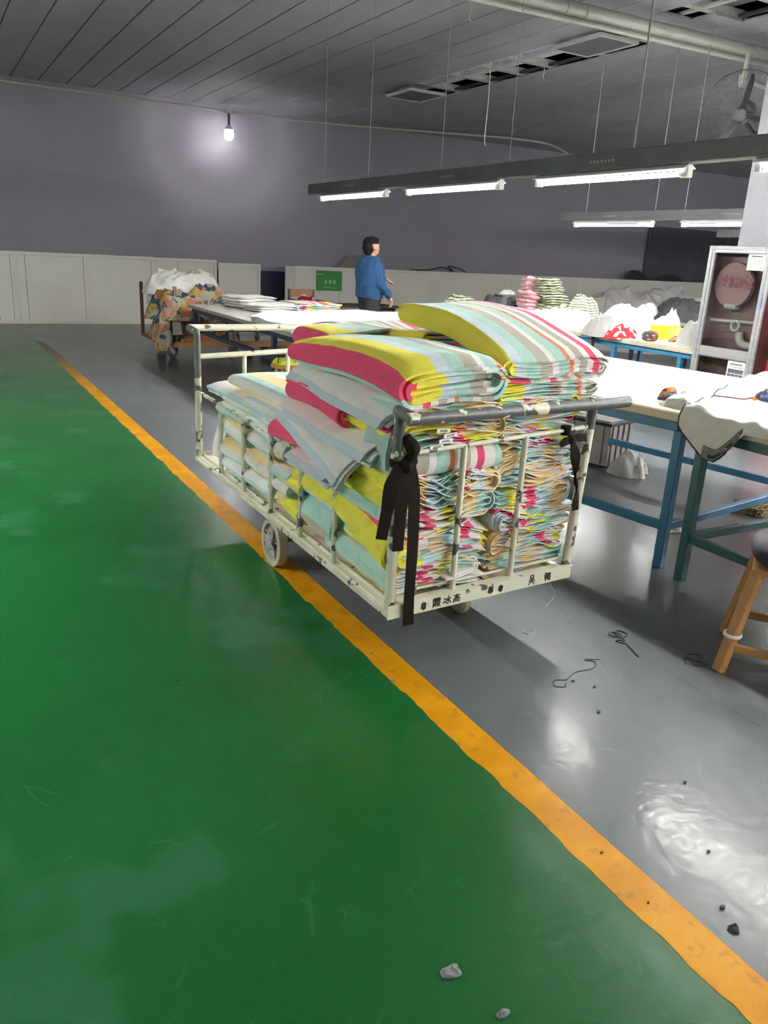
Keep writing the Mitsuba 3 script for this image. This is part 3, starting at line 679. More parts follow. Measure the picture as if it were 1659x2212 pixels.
def rolled(label, c0, c1, r, pal='a', s0=0.0, turns=3.2, squash=0.8, seed=0, dy0=0.0):
    """Cloth rolled up along an axis from c0 (near end) to c1."""
    rs = np.random.default_rng(seed)
    th = np.linspace(0, turns * 2 * math.pi, int(26 * turns)); rr = r * (0.14 + 0.86 * th / th[-1])
    path = np.stack([rr * np.cos(th), rr * np.sin(th) * squash], 1)[::-1]
    d = np.concatenate([[0], np.cumsum(np.linalg.norm(np.diff(path, axis=0), axis=1))])
    c0, c1 = np.array(c0, float), np.array(c1, float); ax = c1 - c0; L = np.linalg.norm(ax); ax /= L
    ex = np.cross(ax, (0, 0, 1)); ex /= np.linalg.norm(ex); ez = np.cross(ex, ax)

    def deform(a, v, c):
        g = 1 + 0.12 * n3(np.stack([v * L * 4, a * 2, c * 2], 1), seed)
        bow = 0.02 * np.sin(np.clip(v, 0, 1) * math.pi)
        return c0 + ax * (v * L)[:, None] + ex * (a * g)[:, None] + ez * (c * g + bow)[:, None]
    sh = sheet_mesh(path, -d, r * 0.86 / turns * 0.8, 0, L, 9, lambda q: 0.03 * n3(np.stack([q * 9, q * 0, q * 0], 1), seed), deform)
    sh[2][:, 0] += s0
    kk = thing('cloth_roll', label, 'folded cloth')
    put_cloth('rolled_layers', [sh], pal, kk)
    return kk


def draped(label, path, y0, y1, n=4, th=0.006, pal='c', s0=0.0, seed=0, dx=(0, 0, 0), wav=0.012, cut=0.02, name='cloth_stack', gap=1.15, axis=None):
    """Layers of cloth following a bent path (points (a, z)), extruded from y0 to y1; dx: how the back end is shifted in (a, z)."""
    rs = np.random.default_rng(seed)
    P = curve([(a, 0, z) for a, z in path], 34)[:, [0, 2]]
    t = np.gradient(P, axis=0); t /= np.linalg.norm(t, axis=1, keepdims=True); nn = np.stack([t[:, 1], -t[:, 0]], 1)
    if nn[:, 1].mean() < 0: nn = -nn
    parts = []
    for k in range(n):
        cutn = int(2 * k * rs.random())
        Q = (P - nn * k * th * gap)[: len(P) - cutn]
        d = np.concatenate([[0], np.cumsum(np.linalg.norm(np.diff(Q, axis=0), axis=1))])
        ph = rs.random() * 40; j0 = rs.normal() * cut * 0.6 * (k > 0)

        def deform(a, v, c, k=k):
            w = wav * n3(np.stack([a * 5, v * 3.5, c * 3 + 0.15 * k], 1), seed)
            A, C = a + dx[0] * v + w, c + dx[1] * v + 0.8 * wav * n3(np.stack([a * 6 + 9, v * 4, c * 3], 1), seed + 1)
            Y = y0 + (y1 - y0) * v + (dx[2] * a if len(dx) > 2 else 0)
            return np.stack([A, Y, C], 1) if axis is None else np.stack([Y, A, C], 1)
        sh = sheet_mesh(Q, d, th * 0.85, y0, y1, 9, lambda q, j0=j0, ph=ph: (j0 + cut * n3(np.stack([q * 6 + ph, q * 0, q * 0], 1), seed)) / abs(y1 - y0), deform)
        sh[2][:, 0] += (0.55 - d[-1]) if pal == 'c' else s0
        parts.append(sh)
    kk = thing(name, label, 'folded cloth')
    put_cloth('upper_layer', parts[:1], pal, kk)
    if n > 1:
        put_cloth('lower_layers', parts[1:], pal, kk)
    return kk


ORD = ['lowest', 'second lowest', 'third lowest', 'fourth lowest', 'fifth lowest', 'sixth lowest', 'seventh lowest', 'eighth lowest', 'topmost']
GF, GL = 'striped bundles stacked at the front of the trolley', 'rounded bundles stacked along the left side of the trolley'

# -- front, right-hand stack (u 0.50 .. 0.94)
hs = [.085, .080, .088, .095, .092, .090, .092, .085]
z = 0.318
rs0 = np.random.default_rng(11)
for i, h in enumerate(hs):
    lab = f'wavy striped cloth bundle, {ORD[i]} in the right-hand stack at the trolley front'
    side = 'L' if i in (1, 2, 4, 6) else 'R'
    x0 = (1.885 if side == 'L' else 2.325) + 0.012 * rs0.normal()
    bundle(lab, x0, 0.44, 2.398 + 0.008 * rs0.normal(), 2.95, z, h * 1.10, n=9, pal='d', s0=rs0.random(), side=side, wave=0.045, jit=0.013, taper=0.2, roll=rs0.normal() * 2.5, seed=100 + i, shift=0.009, drift=(0.012 if i % 2 else -0.010), group=GF, fac=0.6)
    z += h

# -- front, left-hand stack (u 0.03 .. 0.50)
K = dict(group=GF, shift=0.009, jit=0.013)
bundle('aqua and taupe cloth bundle, lowest at the near corner of the trolley', 1.400, 0.47, 2.395, 2.92, 0.308, 0.115, n=8, pal='e', s0=0.225, wave=0.035, seed=201, inner='d', fac=1.1, drift=0.012, **K)
bundle('white cloth bundle with tan and pink layer ends, second lowest at the near corner', 1.43, 0.43, 2.395, 2.80, 0.410, 0.08, n=7, pal='d', s0=0.55, wave=0.05, seed=202, roll=4, drift=-0.012, **K)
bundle('white folded cloth with a yellow core, low between the two front bars', 1.84, 0.20, 2.384, 2.75, 0.322, 0.085, n=5, pal='w', s0=0, side='R', wave=0.03, seed=203, **K)
bundle('striped cloth bundle drooping to the right, third lowest at the near corner', 1.43, 0.45, 2.395, 2.85, 0.480, 0.085, n=8, pal='d', s0=0.05, wave=0.05, seed=204, roll=3, sag=0.07, drift=0.014, **K)
bundle('pale blue cloth ends hanging in a point below the twisted bundle', 1.44, 0.34, 2.385, 2.80, 0.56, 0.10, n=8, pal='d', s0=0.30, wave=0.04, seed=205, roll=-16, sag=-0.10, group=GF, shift=0.006, jit=0.02, drift=0.004)
bundle('twisted striped bundle with yellow edges, below the grey striped roll', 1.42, 0.43, 2.390, 2.85, 0.655, 0.105, n=9, pal='d', s0=0.62, wave=0.11, seed=206, side='L', sag=-0.05, arch=-0.02, drift=0.008, **K)
bundle('small scroll of striped cloth beside the left front bar', 1.90, 0.20, 2.39, 2.75, 0.70, 0.10, n=8, pal='d', s0=0.2, side='R', wave=0.05, seed=207, drift=0.01, **K)
bundle('small scroll of pale cloth beside the left front bar, under the other scroll', 1.89, 0.22, 2.39, 2.75, 0.60, 0.09, n=8, pal='d', s0=0.8, side='R', wave=0.05, seed=217, drift=0.01, **K)
bundle('smooth cloth roll with grey, aqua and white bands under the front rail', 1.410, 0.34, 2.400, 2.400 + 0.48, 0.762, 0.118, n=5, pal='a', s0=0.258, face='F', seed=208, wave=0.0, jit=0.006, group=GF, fac=0.85, swell=0.006)
bundle('yellow and rose cloth roll with white woven labels, under the front handle', 1.405, 0.46, 2.375, 2.85, 0.884, 0.098, n=9, pal='a', s0=0.10, wave=0.035, seed=209, inner='e', fac=0.95, drift=0.016, flip=True, **K)
bundle('thin layered cloth bundle lying under the near top bundle', 1.43, 0.44, 2.37, 2.9, 0.975, 0.066, n=7, pal='d', s0=0.62, wave=0.04, seed=210, drift=0.01, **K)
bundle('striped scroll with cream core, right of the labelled roll', 1.905, 0.28, 2.385, 2.8, 0.905, 0.085, n=8, pal='d', s0=0.05, side='R', wave=0.05, seed=211, drift=0.01, **K)

# -- top of the load
bundle('thick rose, yellow and aqua striped bundle on top of the load at the near corner', 1.380, 0.46, 2.345, 3.33, 1.030, 0.170, zb=1.045, Hb=0.125, n=5, pal='a', s0=0.040, wave=0.018, jit=0.010, roll=3, taper=0.25, hump=0.030, seed=301, shift=0.004, drift=0.010, fac=0.95, q=12, closed=True, lip=0.035, skew=0.0, mirror=True)
bundle('largest striped bundle, broad yellow edge, domed on top of the load at the right', 1.885, 0.53, 2.40, 3.33, 1.098, 0.105, zb=1.235, Hb=0.105, n=6, pal='a', s0=0.165, wave=0.014, jit=0.008, roll=1.5, taper=0.10, hump=0.045, seed=302, shift=0.004, drift=0.008, fac=0.65, q=12, xb=1.93, closed=True, lip=0.02, skew=0.03, mirror=True)
bundle('striped bundle lying directly under the large domed bundle', 1.862, 0.53, 2.425, 3.30, 1.030, 0.075, zb=1.09, Hb=0.10, n=6, pal='a', s0=0.07, wave=0.022, jit=0.010, seed=303, shift=0.005, drift=0.008, closed=True, skew=0.03, mirror=True)
bundle('striped bundle with mixed layer ends, under the front handle at the right', 1.875, 0.49, 2.395, 3.2, 0.955, 0.08, n=9, pal='d', s0=0.5, wave=0.035, seed=304, zb=0.99, drift=0.01, **K)
bundle('yellow edged bundle sticking out behind the large domed bundle', 1.925, 0.40, 3.05, 3.60, 1.135, 0.085, zb=1.10, n=4, pal='a', s0=0.16, seed=305, wave=0.01)
bundle('rose edged bundle behind the near top bundle', 1.60, 0.60, 3.38, 3.80, 1.06, 0.120, zb=1.075, n=5, pal='a', s0=0.035, seed=306, wave=0.012, roll=3, fac=0.95)
bundle('white cloth bundle under the rose edged bundle', 1.60, 0.55, 3.36, 3.70, 0.985, 0.07, n=4, pal='w', s0=0.0, seed=307, wave=0.01)
# support below the top bundles, mostly hidden
bundle('striped bundle in the middle of the load below the top bundles', 1.47, 0.84, 2.97, 3.52, 0.86, 0.12, n=5, pal='e', s0=0.2, seed=308)
bundle('striped bundle in the middle of the load, deep below the top bundles', 1.50, 0.80, 3.00, 3.50, 0.74, 0.11, n=5, pal='b', s0=0.2, seed=309)
bundle('long striped bundle along the hidden right side of the trolley', 1.90, 0.40, 3.0, 4.5, 0.32, 0.20, n=5, pal='b', s0=0.1, seed=310)
bundle('upper striped bundle along the hidden right side of the trolley', 1.90, 0.40, 3.0, 4.5, 0.52, 0.19, n=5, pal='a', s0=0.3, seed=311)

# -- cloth lying over the left side rail
draped('white hemmed cloth stack hanging from under the near top bundle', [(1.80, 1.028), (1.60, 1.028), (1.47, 1.020), (1.385, 0.998), (1.345, 0.955)], 2.43, 3.30, n=4, th=0.008, seed=320, dx=(0.012, 0.048), wav=0.02, cut=0.02)
rolled('rose and yellow cloth roll with an open spiral end, above the side rail', (1.408, 2.78, 0.930), (1.408, 3.30, 0.955), 0.058, pal='r', s0=0.155, turns=3.4, squash=0.95, seed=321)
rolled('red cloth roll bulging out under the pale blue cloth edges', (1.395, 2.70, 0.735), (1.392, 3.46, 0.738), 0.050, pal='r', s0=0.16, turns=2.6, squash=0.9, seed=322)
draped('stack of pale blue cloth edges above the side rail', [(1.80, 0.892), (1.60, 0.890), (1.44, 0.880), (1.365, 0.855), (1.330, 0.815)], 2.50, 3.32, n=7, th=0.007, seed=323, dx=(0.012, 0.012), wav=0.022, cut=0.03)
draped('white hemmed cloth flap hanging out over the side rail', [(1.55, 0.825), (1.46, 0.822), (1.385, 0.795), (1.325, 0.745), (1.288, 0.690)], 2.64, 3.38, n=3, th=0.008, seed=324, dx=(0.050, 0.125), wav=0.010, cut=0.012)
draped('pale blue cloth layers sticking out below the white flap', [(1.62, 0.712), (1.46, 0.710), (1.37, 0.695), (1.318, 0.665)], 2.80, 3.22, n=5, th=0.007, seed=325, wav=0.012)
draped('grey green cloth sheets folded down behind the near corner post', [(1.75, 0.995), (1.55, 0.99), (1.43, 0.96), (1.395, 0.88), (1.388, 0.80)], 2.41, 2.60, n=7, th=0.008, pal='g', seed=326, wav=0.02, cut=0.02)

# -- left side, near half: big yellow and aqua folds
Q = dict(pal='e', flip=True, n=5, wave=0.01, swell=0.014)
bundle('yellow topped bundle with aqua and taupe bands, standing low between the side bars', 1.395, 0.44, 2.87, 3.20, 0.302, 0.215, s0=0.275, seed=331, fac=1.0, **Q)
bundle('yellow bundle with a grey blue band in the middle of the side', 1.395, 0.44, 2.85, 3.30, 0.475, 0.125, zb=0.495, s0=0.150, seed=332, fac=1.05, roll=-3, **Q)
bundle('yellow bundle sloping down to the near corner with a rose band', 1.388, 0.42, 2.42, 2.90, 0.385, 0.185, zb=0.50, Hb=0.14, s0=0.018, seed=333, fac=0.9, roll=-2, **Q)
bundle('aqua and pale blue bundle just under the side rail', 1.400, 0.44, 2.45, 3.28, 0.565, 0.095, zb=0.58, s0=0.26, seed=334, fac=1.0, **Q)
bundle('yellow bundle pressed against the side rail near the post', 1.400, 0.44, 2.43, 3.26, 0.640, 0.085, s0=0.10, seed=335, fac=1.0, **Q)
bundle('yellow and rose bundle above the side rail behind the near post', 1.400, 0.44, 2.43, 2.90, 0.715, 0.085, s0=0.03, seed=336, fac=1.0, **Q)
bundle('small yellow tip with a rose spot poking out above the side wheel', 1.392, 0.28, 3.20, 3.44, 0.325, 0.105, zb=0.345, Hb=0.05, pal='e', n=3, s0=0.06, seed=337, fac=1.2, wave=0.0, xb=1.40)
bundle('yellow and pale blue tip poking out between the side bars', 1.394, 0.28, 3.20, 3.46, 0.455, 0.105, zb=0.47, Hb=0.06, pal='e', n=3, s0=0.165, seed=338, fac=1.2, wave=0.0, flip=True, xb=1.40)

# -- left side, far half: two columns of rounded folds
for c, (ya, yb2, tops) in enumerate(((3.985, 4.41, ((.312, .075), (.375, .125), (.492, .130), (.612, .085))), (3.56, 3.965, ((.310, .115), (.418, .112), (.522, .112), (.625, .075))))):
    for i, (zz, hh) in enumerate(tops):
        bundle(f'rounded cream and aqua bundle, {ORD[i]} in the ' + ('far' if c == 0 else 'middle') + ' column behind the side bars', 1.398 + 0.005 * ((i * 7) % 3), 0.44, ya, yb2, zz, hh * 1.04, n=5, pal='b', s0=0.068 + 0.012 * ((i * 5) % 3), seed=340 + 10 * c + i, wave=0.03, fac=1.5, group=GL, zb=zz + 0.004, jit=0.02, swell=0.016)
rolled('tan and grey scroll of cloth low behind the third side bar', (1.46, 3.41, 0.355), (1.46, 3.55, 0.36), 0.048, pal='b', s0=0.0, turns=3.5, squash=1.0, seed=361)
rolled('tan, white and aqua scroll of cloth high behind the third side bar', (1.465, 3.44, 0.605), (1.465, 3.56, 0.61), 0.062, pal='b', s0=0.05, turns=4, squash=0.95, seed=362)
bundle('aqua and tan folded tip behind the fourth side bar', 1.395, 0.34, 3.36, 3.56, 0.405, 0.075, n=4, pal='b', s0=0.09, seed=363, wave=0.02, fac=1.1)
bundle('aqua folded edge under the scroll behind the fourth side bar', 1.395, 0.34, 3.34, 3.56, 0.48, 0.065, n=4, pal='b', s0=0.05, seed=364, wave=0.02, fac=1.1)
draped('white cloth end hanging at the far end of the load', [(1.55, 0.56), (1.47, 0.54), (1.43, 0.44), (1.42, 0.35)], 4.40, 4.56, n=3, pal='w', th=0.012, seed=365, wav=0.02)
# -- left side, top of the far half
bundle('cream, white and aqua bundle topmost at the far end of the load', 1.44, 0.50, 3.42, 4.34, 0.800, 0.075, zb=0.790, n=4, pal='b', s0=0.108, flip=True, seed=371, wave=0.01, roll=1, fac=1.1)
draped('white hemmed cloth sheets sticking out at the far end of the load', [(1.90, 0.785), (1.60, 0.785), (1.48, 0.778), (1.40, 0.758)], 3.45, 4.62, n=4, th=0.008, seed=372, wav=0.016, dx=(0.0, -0.01))
bundle('aqua and white bundle with a red line lying on the side rail', 1.415, 0.50, 3.44, 4.36, 0.698, 0.062, n=4, pal='h', s0=0.04, seed=373, wave=0.01, fac=1.0)
bundle('white and aqua thin bundle over the middle of the side rail', 1.410, 0.50, 3.32, 3.98, 0.752, 0.045, n=4, pal='c', s0=0.50, seed=374, wave=0.01)
bundle('striped bundle on the far right of the load', 1.90, 0.40, 3.45, 4.50, 0.715, 0.075, n=4, pal='b', s0=0.3, seed=375)

# woven labels
mat('mat_label', (0.72, 0.72, 0.71), 0.8)
for i, (x, y, z, a) in enumerate(((1.585, 2.355, 0.950, 4), (1.62, 2.360, 0.930, -3), (1.600, 2.358, 0.910, 2), (1.565, 2.362, 0.890, -5))):
    k = thing('woven_label', 'small white woven label with dark lettering under the front handle, ' + ['topmost', 'second highest', 'third highest', 'lowest'][i], 'label', 'woven labels under the front handle')
    m = box(-0.032, 0.032, -0.001, 0.001, -0.008, 0.008, 0.0004); t = meshkit.text_mesh('AXOSA', 0.008, 0.0008, bold=True)
    t.apply_translation((-t.bounds[:, 0].mean(), -0.004, 0)); t.apply_transform(trimesh.transformations.rotation_matrix(math.pi / 2, (1, 0, 0))); t.apply_translation((0, -0.0008, 0))
    for mm, nm, bs in ((m, 'tape', 'mat_label'), (t, 'lettering', 'mat_ink')):
        rotm(mm, a, (0, 1, 0)); rotz(mm, 8); mm.apply_translation((x, y, z)); put(nm, mm, bs, k, smooth=False)

# ------------------------------------------------------------------ wall bulb, wires, pipe, column, cabinet, fan
mat('mat_conduit', (0.46, 0.44, 0.38), 0.6)


def bulb_lamp(x, y, label, face=(0, -1), zc=3.92):
    k = thing('bulb_lamp', label, 'lamp')
    put('junction_box', box(x - 0.05, x + 0.05, y - 0.04, y + 0.04, zc - 0.04, zc + 0.05, 0.006), 'mat_white', k, smooth=False)
    put('stem', rod((x, y, zc - 0.02), (x, y, zc - 0.27), 0.022, 12), 'mat_darkpanel', k)
    put('socket', lathe([(0, 0.07), (0.05, 0.07), (0.075, 0.03), (0.085, 0.0), (0.05, -0.01), (0, -0.01)], (x, y, zc - 0.31)), 'mat_white', k)
    put('bulb', lathe([(0.0, -0.195), (0.04, -0.185), (0.075, -0.15), (0.09, -0.10), (0.085, -0.04), (0.055, 0.01), (0.0, 0.02)], (x, y, zc - 0.31)), 'mat_white', k, smooth=True, emitter={'type': 'area', 'radiance': rgb([BULB * c for c in (1, .99, .97)])})


bulb_lamp(5.36, 15.95, 'lit round bulb in a white socket hanging high on the back wall')
wire = thing('cable_line', 'pale cable line running along the back wall and sagging in front of the ceiling', 'cable')
put('cable', tube(curve([(-7.9, 16.0, 3.90), (1.4, 16.0, 3.93), (5.36, 16.0, 3.925), (7.4, 16.0, 3.955), (9.4, 15.6, 3.99), (11.2, 15.0, 4.00)], 40), 0.020, 8), 'mat_conduit', wire)
put('cable', tube(curve([(11.2, 15.0, 4.00), (11.9, 14.6, 3.93), (12.5, 14.6, 3.80)], 14), 0.018, 8), 'mat_conduit', wire)
put('drop_wire', rod((10.9, 14.4, CZ), (11.25, 15.0, 4.0), 0.010, 6), 'mat_conduit', wire)
for k, (x, y, zt) in enumerate(((4.13, 8.95, 2.20), (4.13, 7.87, 2.20), (4.13, 6.49, 2.21), (4.13, 5.50, 2.22), (4.10, 4.15, 2.24))):
    w = thing('hanging_wire', 'wire from the ceiling to the near cable channel, ' + ['at its far end', 'second from its far end', 'third from its far end', 'fourth from its far end', 'the thick one over the third lamp'][k], 'wire')
    put('wire', rod((x, y, zt), (x, y, CZ), 0.003 if k < 4 else 0.007, 6), 'mat_wire', w)
for k, y in enumerate((8.6, 7.40, 6.95, 6.1)):
    w = thing('hanging_wire', 'thin wire from the ceiling to the farther cable channel, ' + ['at its far end', 'second from its far end', 'third from its far end', 'beside the column'][k], 'wire')
    put('wire', rod((7.8, y, 2.16), (7.8, y, CZ), 0.0045, 6), 'mat_wire', w)
for k, (x, y, L_) in enumerate(((5.35, 8.05, .16), (7.05, 10.0, 1.05), (7.85, 9.85, 0.12))):
    w = thing('loose_wire', ['short yellowish wire end hanging from the ceiling near the top edge', 'pale wire hanging down from the ceiling opening', 'pale wire stub with a fitting at the edge of the ceiling opening'][k], 'wire')
    put('wire', tube(curve([(x, y, CZ), (x + .01, y, CZ - L_ * .5), (x + 0.02, y + .03, CZ - L_ * 0.9), (x + 0.06, y + .05, CZ - L_)], 14), 0.007, 6), 'mat_conduit', w)
lw = cp(0, 0, 0)

pipe = thing('overhead_pipe', 'thick galvanised pipe running below the ceiling across the upper right corner', 'pipe')
mat('mat_galv', lambda p, n, uv: mix((0.36, 0.38, 0.34), (0.52, 0.54, 0.49), fbm(p.x * 6, p.y * 30, p.z * 30, 4)), 0.45, metallic=0.25)
put('pipe', rod((4.3, 7.0, 3.90), (10.0, 7.0, 3.955), 0.068, 24), 'mat_galv', pipe)
put('pipe', rod((4.3, 7.0 - 0.02, 3.90 - 0.105), (10.0, 7.0 - 0.02, 3.955 - 0.105), 0.026, 14), 'mat_galv', pipe, label='thin pipe strapped under the thick one')
for xx in (5.75, 6.0, 8.55, 8.75):
    zz = 3.90 + (xx - 4.3) / 5.7 * .055
    put('coupling', rod((xx, 7.0, zz), (xx + 0.09, 7.0, zz + .001), 0.074, 24), 'mat_galv', pipe)
put('hanger', cat([rod((8.42, 6.95, 3.90), (8.42, 6.95, 3.62), 0.028, 12), rod((8.42, 6.95, 3.64), (9.3, 6.95, 3.56), 0.030, 12), rod((8.40, 6.95, 3.68), (8.40, 6.95, 3.56), 0.045, 14)]), 'mat_galv', pipe, label='short branch pipe with a pale fitting')

put('column', box(6.86, 7.45, 4.55, 5.415, 0.0, CZ, 0.01), 'mat_column', smooth=False, label='pale painted square column beside the hydrant cabinet', kind='structure')
put('red_base', box(6.835, 6.858, 4.30, 5.40, 0.0, 1.37, 0.003), 'mat_red', 'column', smooth=False, label='red painted panel on the column')

# hydrant cabinet: the glazed face looks towards -x
mat('mat_alu', lambda p, n, uv: mix((0.24, 0.245, 0.25), (0.32, 0.325, 0.33), fbm(p.x * 3, p.y * 3, p.z * 30, 3)), 0.35, metallic=0.3)
mat('mat_wine', (0.036, 0.013, 0.015), 0.5)
scene['mat_pane'] = {'type': 'thindielectric', 'id': 'mat_pane'}
mat('mat_paper', (0.62, 0.62, 0.60), 0.8)
mat('mat_redink', (0.055, 0.004, 0.006), 0.6)
mat('mat_rosedisc', (0.085, 0.045, 0.046), 0.7)
mat('mat_hose', (0.13, 0.135, 0.12), 0.7)
cab = thing('hydrant_cabinet', 'fire hydrant cabinet with an aluminium framed glass door, dark red inside', 'cabinet')
FX, CY0, CY1, CT = 6.62, 4.835, 5.530, 1.775
XB = 6.83
put('body', cat([box(XB - 0.015, XB, CY0, CY1, 0.05, CT - 0.01, 0), box(FX + 0.04, XB, CY0, CY0 + 0.015, 0.05, CT - 0.01, 0), box(FX + 0.04, XB, CY1 - 0.015, CY1, 0.05, CT - 0.01, 0), box(FX + 0.04, XB, CY0, CY1, CT - 0.03, CT - 0.01, 0), box(FX + 0.04, XB, CY0, CY1, 0.0, 0.05, 0)]), 'mat_wine', cab, smooth=False, label='dark red cabinet body')
fw = 0.07
door = put('door', cat([box(FX, FX + 0.04, CY0, CY0 + fw, 0.03, CT, 0.007), box(FX, FX + 0.04, CY1 - fw, CY1, 0.03, CT, 0.007), box(FX, FX + 0.04, CY0 + fw, CY1 - fw, 1.71, CT, 0.007), box(FX, FX + 0.04, CY0 + fw, CY1 - fw, 0.745, 0.845, 0.014), box(FX, FX + 0.04, CY0 + fw, CY1 - fw, 0.03, 0.12, 0.007), box(FX - 0.009, FX, CY0 + 0.025, CY1 - 0.025, CT - 0.034, CT - 0.018, 0.003), box(FX - 0.009, FX, CY1 - 0.046, CY1 - 0.026, 0.05, CT - 0.03, 0.003), box(FX - 0.009, FX, CY0 + 0.026, CY0 + 0.046, 0.05, CT - 0.03, 0.003)]), 'mat_alu', cab, smooth=False, label='aluminium door frame')
for z0, z1 in ((0.845, 1.71), (0.12, 0.745)):
    put('pane', trimesh.Trimesh([(FX + 0.022, CY0 + .06, z0 - .004), (FX + 0.022, CY1 - .06, z0 - .004), (FX + 0.022, CY1 - .06, z1 + .004), (FX + 0.022, CY0 + .06, z1 + .004)], [(0, 1, 2), (0, 2, 3)], process=False), 'mat_pane', door, smooth=False)
for i, nm in enumerate(('xiao', 'huo', 'shuan')):       # red letters on the glass, reading from the far side to the near one
    put('lettering', glyph(nm, (FX + 0.020, 5.347 - 0.130 * i, 1.418), (0, -1, 0), (0, 0, 1), 0.095, 0.095, 0.013, (-1, 0, 0), 0.001), 'mat_redink', door, smooth=False, label='red lettering on the glass' if i == 0 else None)
put('inspection_sheet', box(FX + 0.013, FX + 0.016, 4.90, 5.09, 1.565, 1.708, 0), 'mat_paper', door, smooth=False, label='white inspection sheet')
put('sheet_print', cat([box(FX + 0.0115, FX + 0.0125, 4.94 + j * 0.017, 4.951 + j * 0.017, 1.684, 1.694, 0) for j in range(7)] + [box(FX + 0.0118, FX + 0.0126, 4.91, 5.08, 1.668 - r * 0.02, 1.6686 - r * 0.02, 0) for r in range(5)] + [box(FX + 0.0118, FX + 0.0126, 4.935 + c * 0.038, 4.9365 + c * 0.038, 1.575, 1.675, 0) for c in range(4)]), 'mat_ink', door, smooth=False)
put('instruction_sheet', box(FX + 0.013, FX + 0.016, 4.91, 5.105, 0.40, 0.74, 0), 'mat_paper', door, smooth=False, label='white instruction sheet with pictures')
put('sheet_print', cat([box(FX + 0.0115, FX + 0.0125, 4.945 + j * 0.019, 4.957 + j * 0.019, 0.705, 0.720, 0) for j in range(7)] + [box(FX + 0.0115, FX + 0.0125, 4.92, 5.09, 0.685, 0.688, 0), box(FX + 0.0115, FX + 0.0125, 4.92, 5.09, 0.63, 0.668, 0)] + [box(FX + 0.0115, FX + 0.0125, 4.922 + j * 0.043, 4.96 + j * 0.043, 0.572 - r * 0.06, 0.622 - r * 0.06, 0) for j in range(4) for r in range(2)]), 'mat_darkpanel', door, smooth=False)
put('hose_reel', lathe([(0, 0.04), (0.12, 0.045), (0.205, 0.04), (0.21, 0.0), (0, 0)], (XB - 0.07, 5.27, 1.425), (-1, 0, 0), 40), 'mat_rosedisc', cab, label='round pale hose reel behind the glass')
put('pipe_nozzle', cat([rod((XB - 0.08, 5.33, 1.235), (XB - 0.08, 5.20, 1.235), 0.036, 14), rod((XB - 0.05, 5.50, 1.085), (XB - 0.05, 4.88, 1.10), 0.015, 10)]), 'mat_hose', cab)
put('valve_ring', trimesh.creation.torus(0.044, 0.013).apply_transform(trimesh.transformations.rotation_matrix(math.pi / 2, (0, 1, 0))).apply_translation((XB - 0.09, 5.18, 1.055)), 'mat_hose', cab)
put('hose_elbow', tube(curve([(XB - 0.07, 5.135, 1.00), (XB - 0.07, 5.12, 0.93), (XB - 0.07, 5.06, 0.885), (XB - 0.07, 4.90, 0.89)], 18), 0.038, 14), 'mat_hose', cab)
mat('mat_blue', (0.03, 0.16, 0.36), 0.5)
put('seal', box(FX - 0.004, FX, CY0 + 0.014, CY0 + 0.036, 1.245, 1.34, 0.001), 'mat_blue', door, smooth=False, label='small blue paper seal')
latch = thing('alarm_button', 'small dark alarm button box on the red column panel', 'button')
put('box', box(6.79, 6.833, 4.66, 4.79, 0.80, 0.92, 0.008), 'mat_black', latch, smooth=False)
put('knob', rod((6.79, 4.72, 0.86), (6.77, 4.72, 0.86), 0.025, 14), 'mat_redink', latch)

# wall fan behind the column
mat('mat_fanblack', (0.02, 0.02, 0.023), 0.45)
fan = thing('wall_fan', 'black industrial wall fan with a round wire guard, half hidden by the column', 'fan')
fc = np.array((7.15, 5.86, 3.01)); fn_ = np.array((-0.85, -0.45, -0.28)); fn_ /= np.linalg.norm(fn_)
fa = np.cross(fn_, (0, 0, 1)); fa /= np.linalg.norm(fa); fb = np.cross(fa, fn_)
R_ = 0.385
cage = []
for rr, off in ((R_, 0.0), (R_ * .985, 0.05), (R_ * .8, 0.085), (R_ * .6, 0.10), (R_ * .4, 0.11), (R_ * .2, 0.115)):
    cage.append(tube([fc + fn_ * off + (fa * math.cos(q) + fb * math.sin(q)) * rr for q in np.linspace(0, 2 * math.pi, 49)], 0.004 if off == 0 else 0.0013, 5, cap=False))
for q in np.linspace(0, 2 * math.pi, 72, endpoint=False):
    d = fa * math.cos(q) + fb * math.sin(q)
    cage.append(tube([fc + fn_ * o + d * r for r, o in ((R_, 0.0), (R_ * .985, .05), (R_ * .8, .085), (R_ * .45, .108), (0.05, .115))], 0.0011, 4, cap=False))
put('wire_guard', cat(cage), 'mat_fanblack', fan, kind='stuff')
for q in (1.75, 3.35, 5.3):
    d = fa * math.cos(q) + fb * math.sin(q); e = np.cross(fn_, d)
    pts = []
    for r, w in ((0.05, 0.045), (0.15, 0.07), (0.25, 0.073), (0.335, 0.05), (0.352, 0.018)):
        for s in (-1, 1):
            for t_ in (-0.003, 0.003):
                pts.append(fc + d * r + e * s * w / 2 + fn_ * (0.03 + t_ + s * 0.012))
    put('blade', hexa(pts), 'mat_fanblack', fan, smooth=False)
put('motor', cat([rod(fc - fn_ * 0.21, fc - fn_ * 0.0, 0.095, 20), rod(fc, fc + fn_ * 0.06, 0.057, 20)]), 'mat_fanblack', fan)
put('hub_band', rod(fc + fn_ * 0.02, fc + fn_ * 0.042, 0.060, 20), 'mat_red', fan, label='red band on the hub')
put('bracket', cat([tube([fc - fn_ * 0.10 - fb * 0.06, (7.18, 5.7, 2.82), (7.18, 5.415, 2.76)], 0.024, 10), box(7.08, 7.28, 5.415, 5.43, 2.65, 2.88, 0.003)]), 'mat_fanblack', fan)

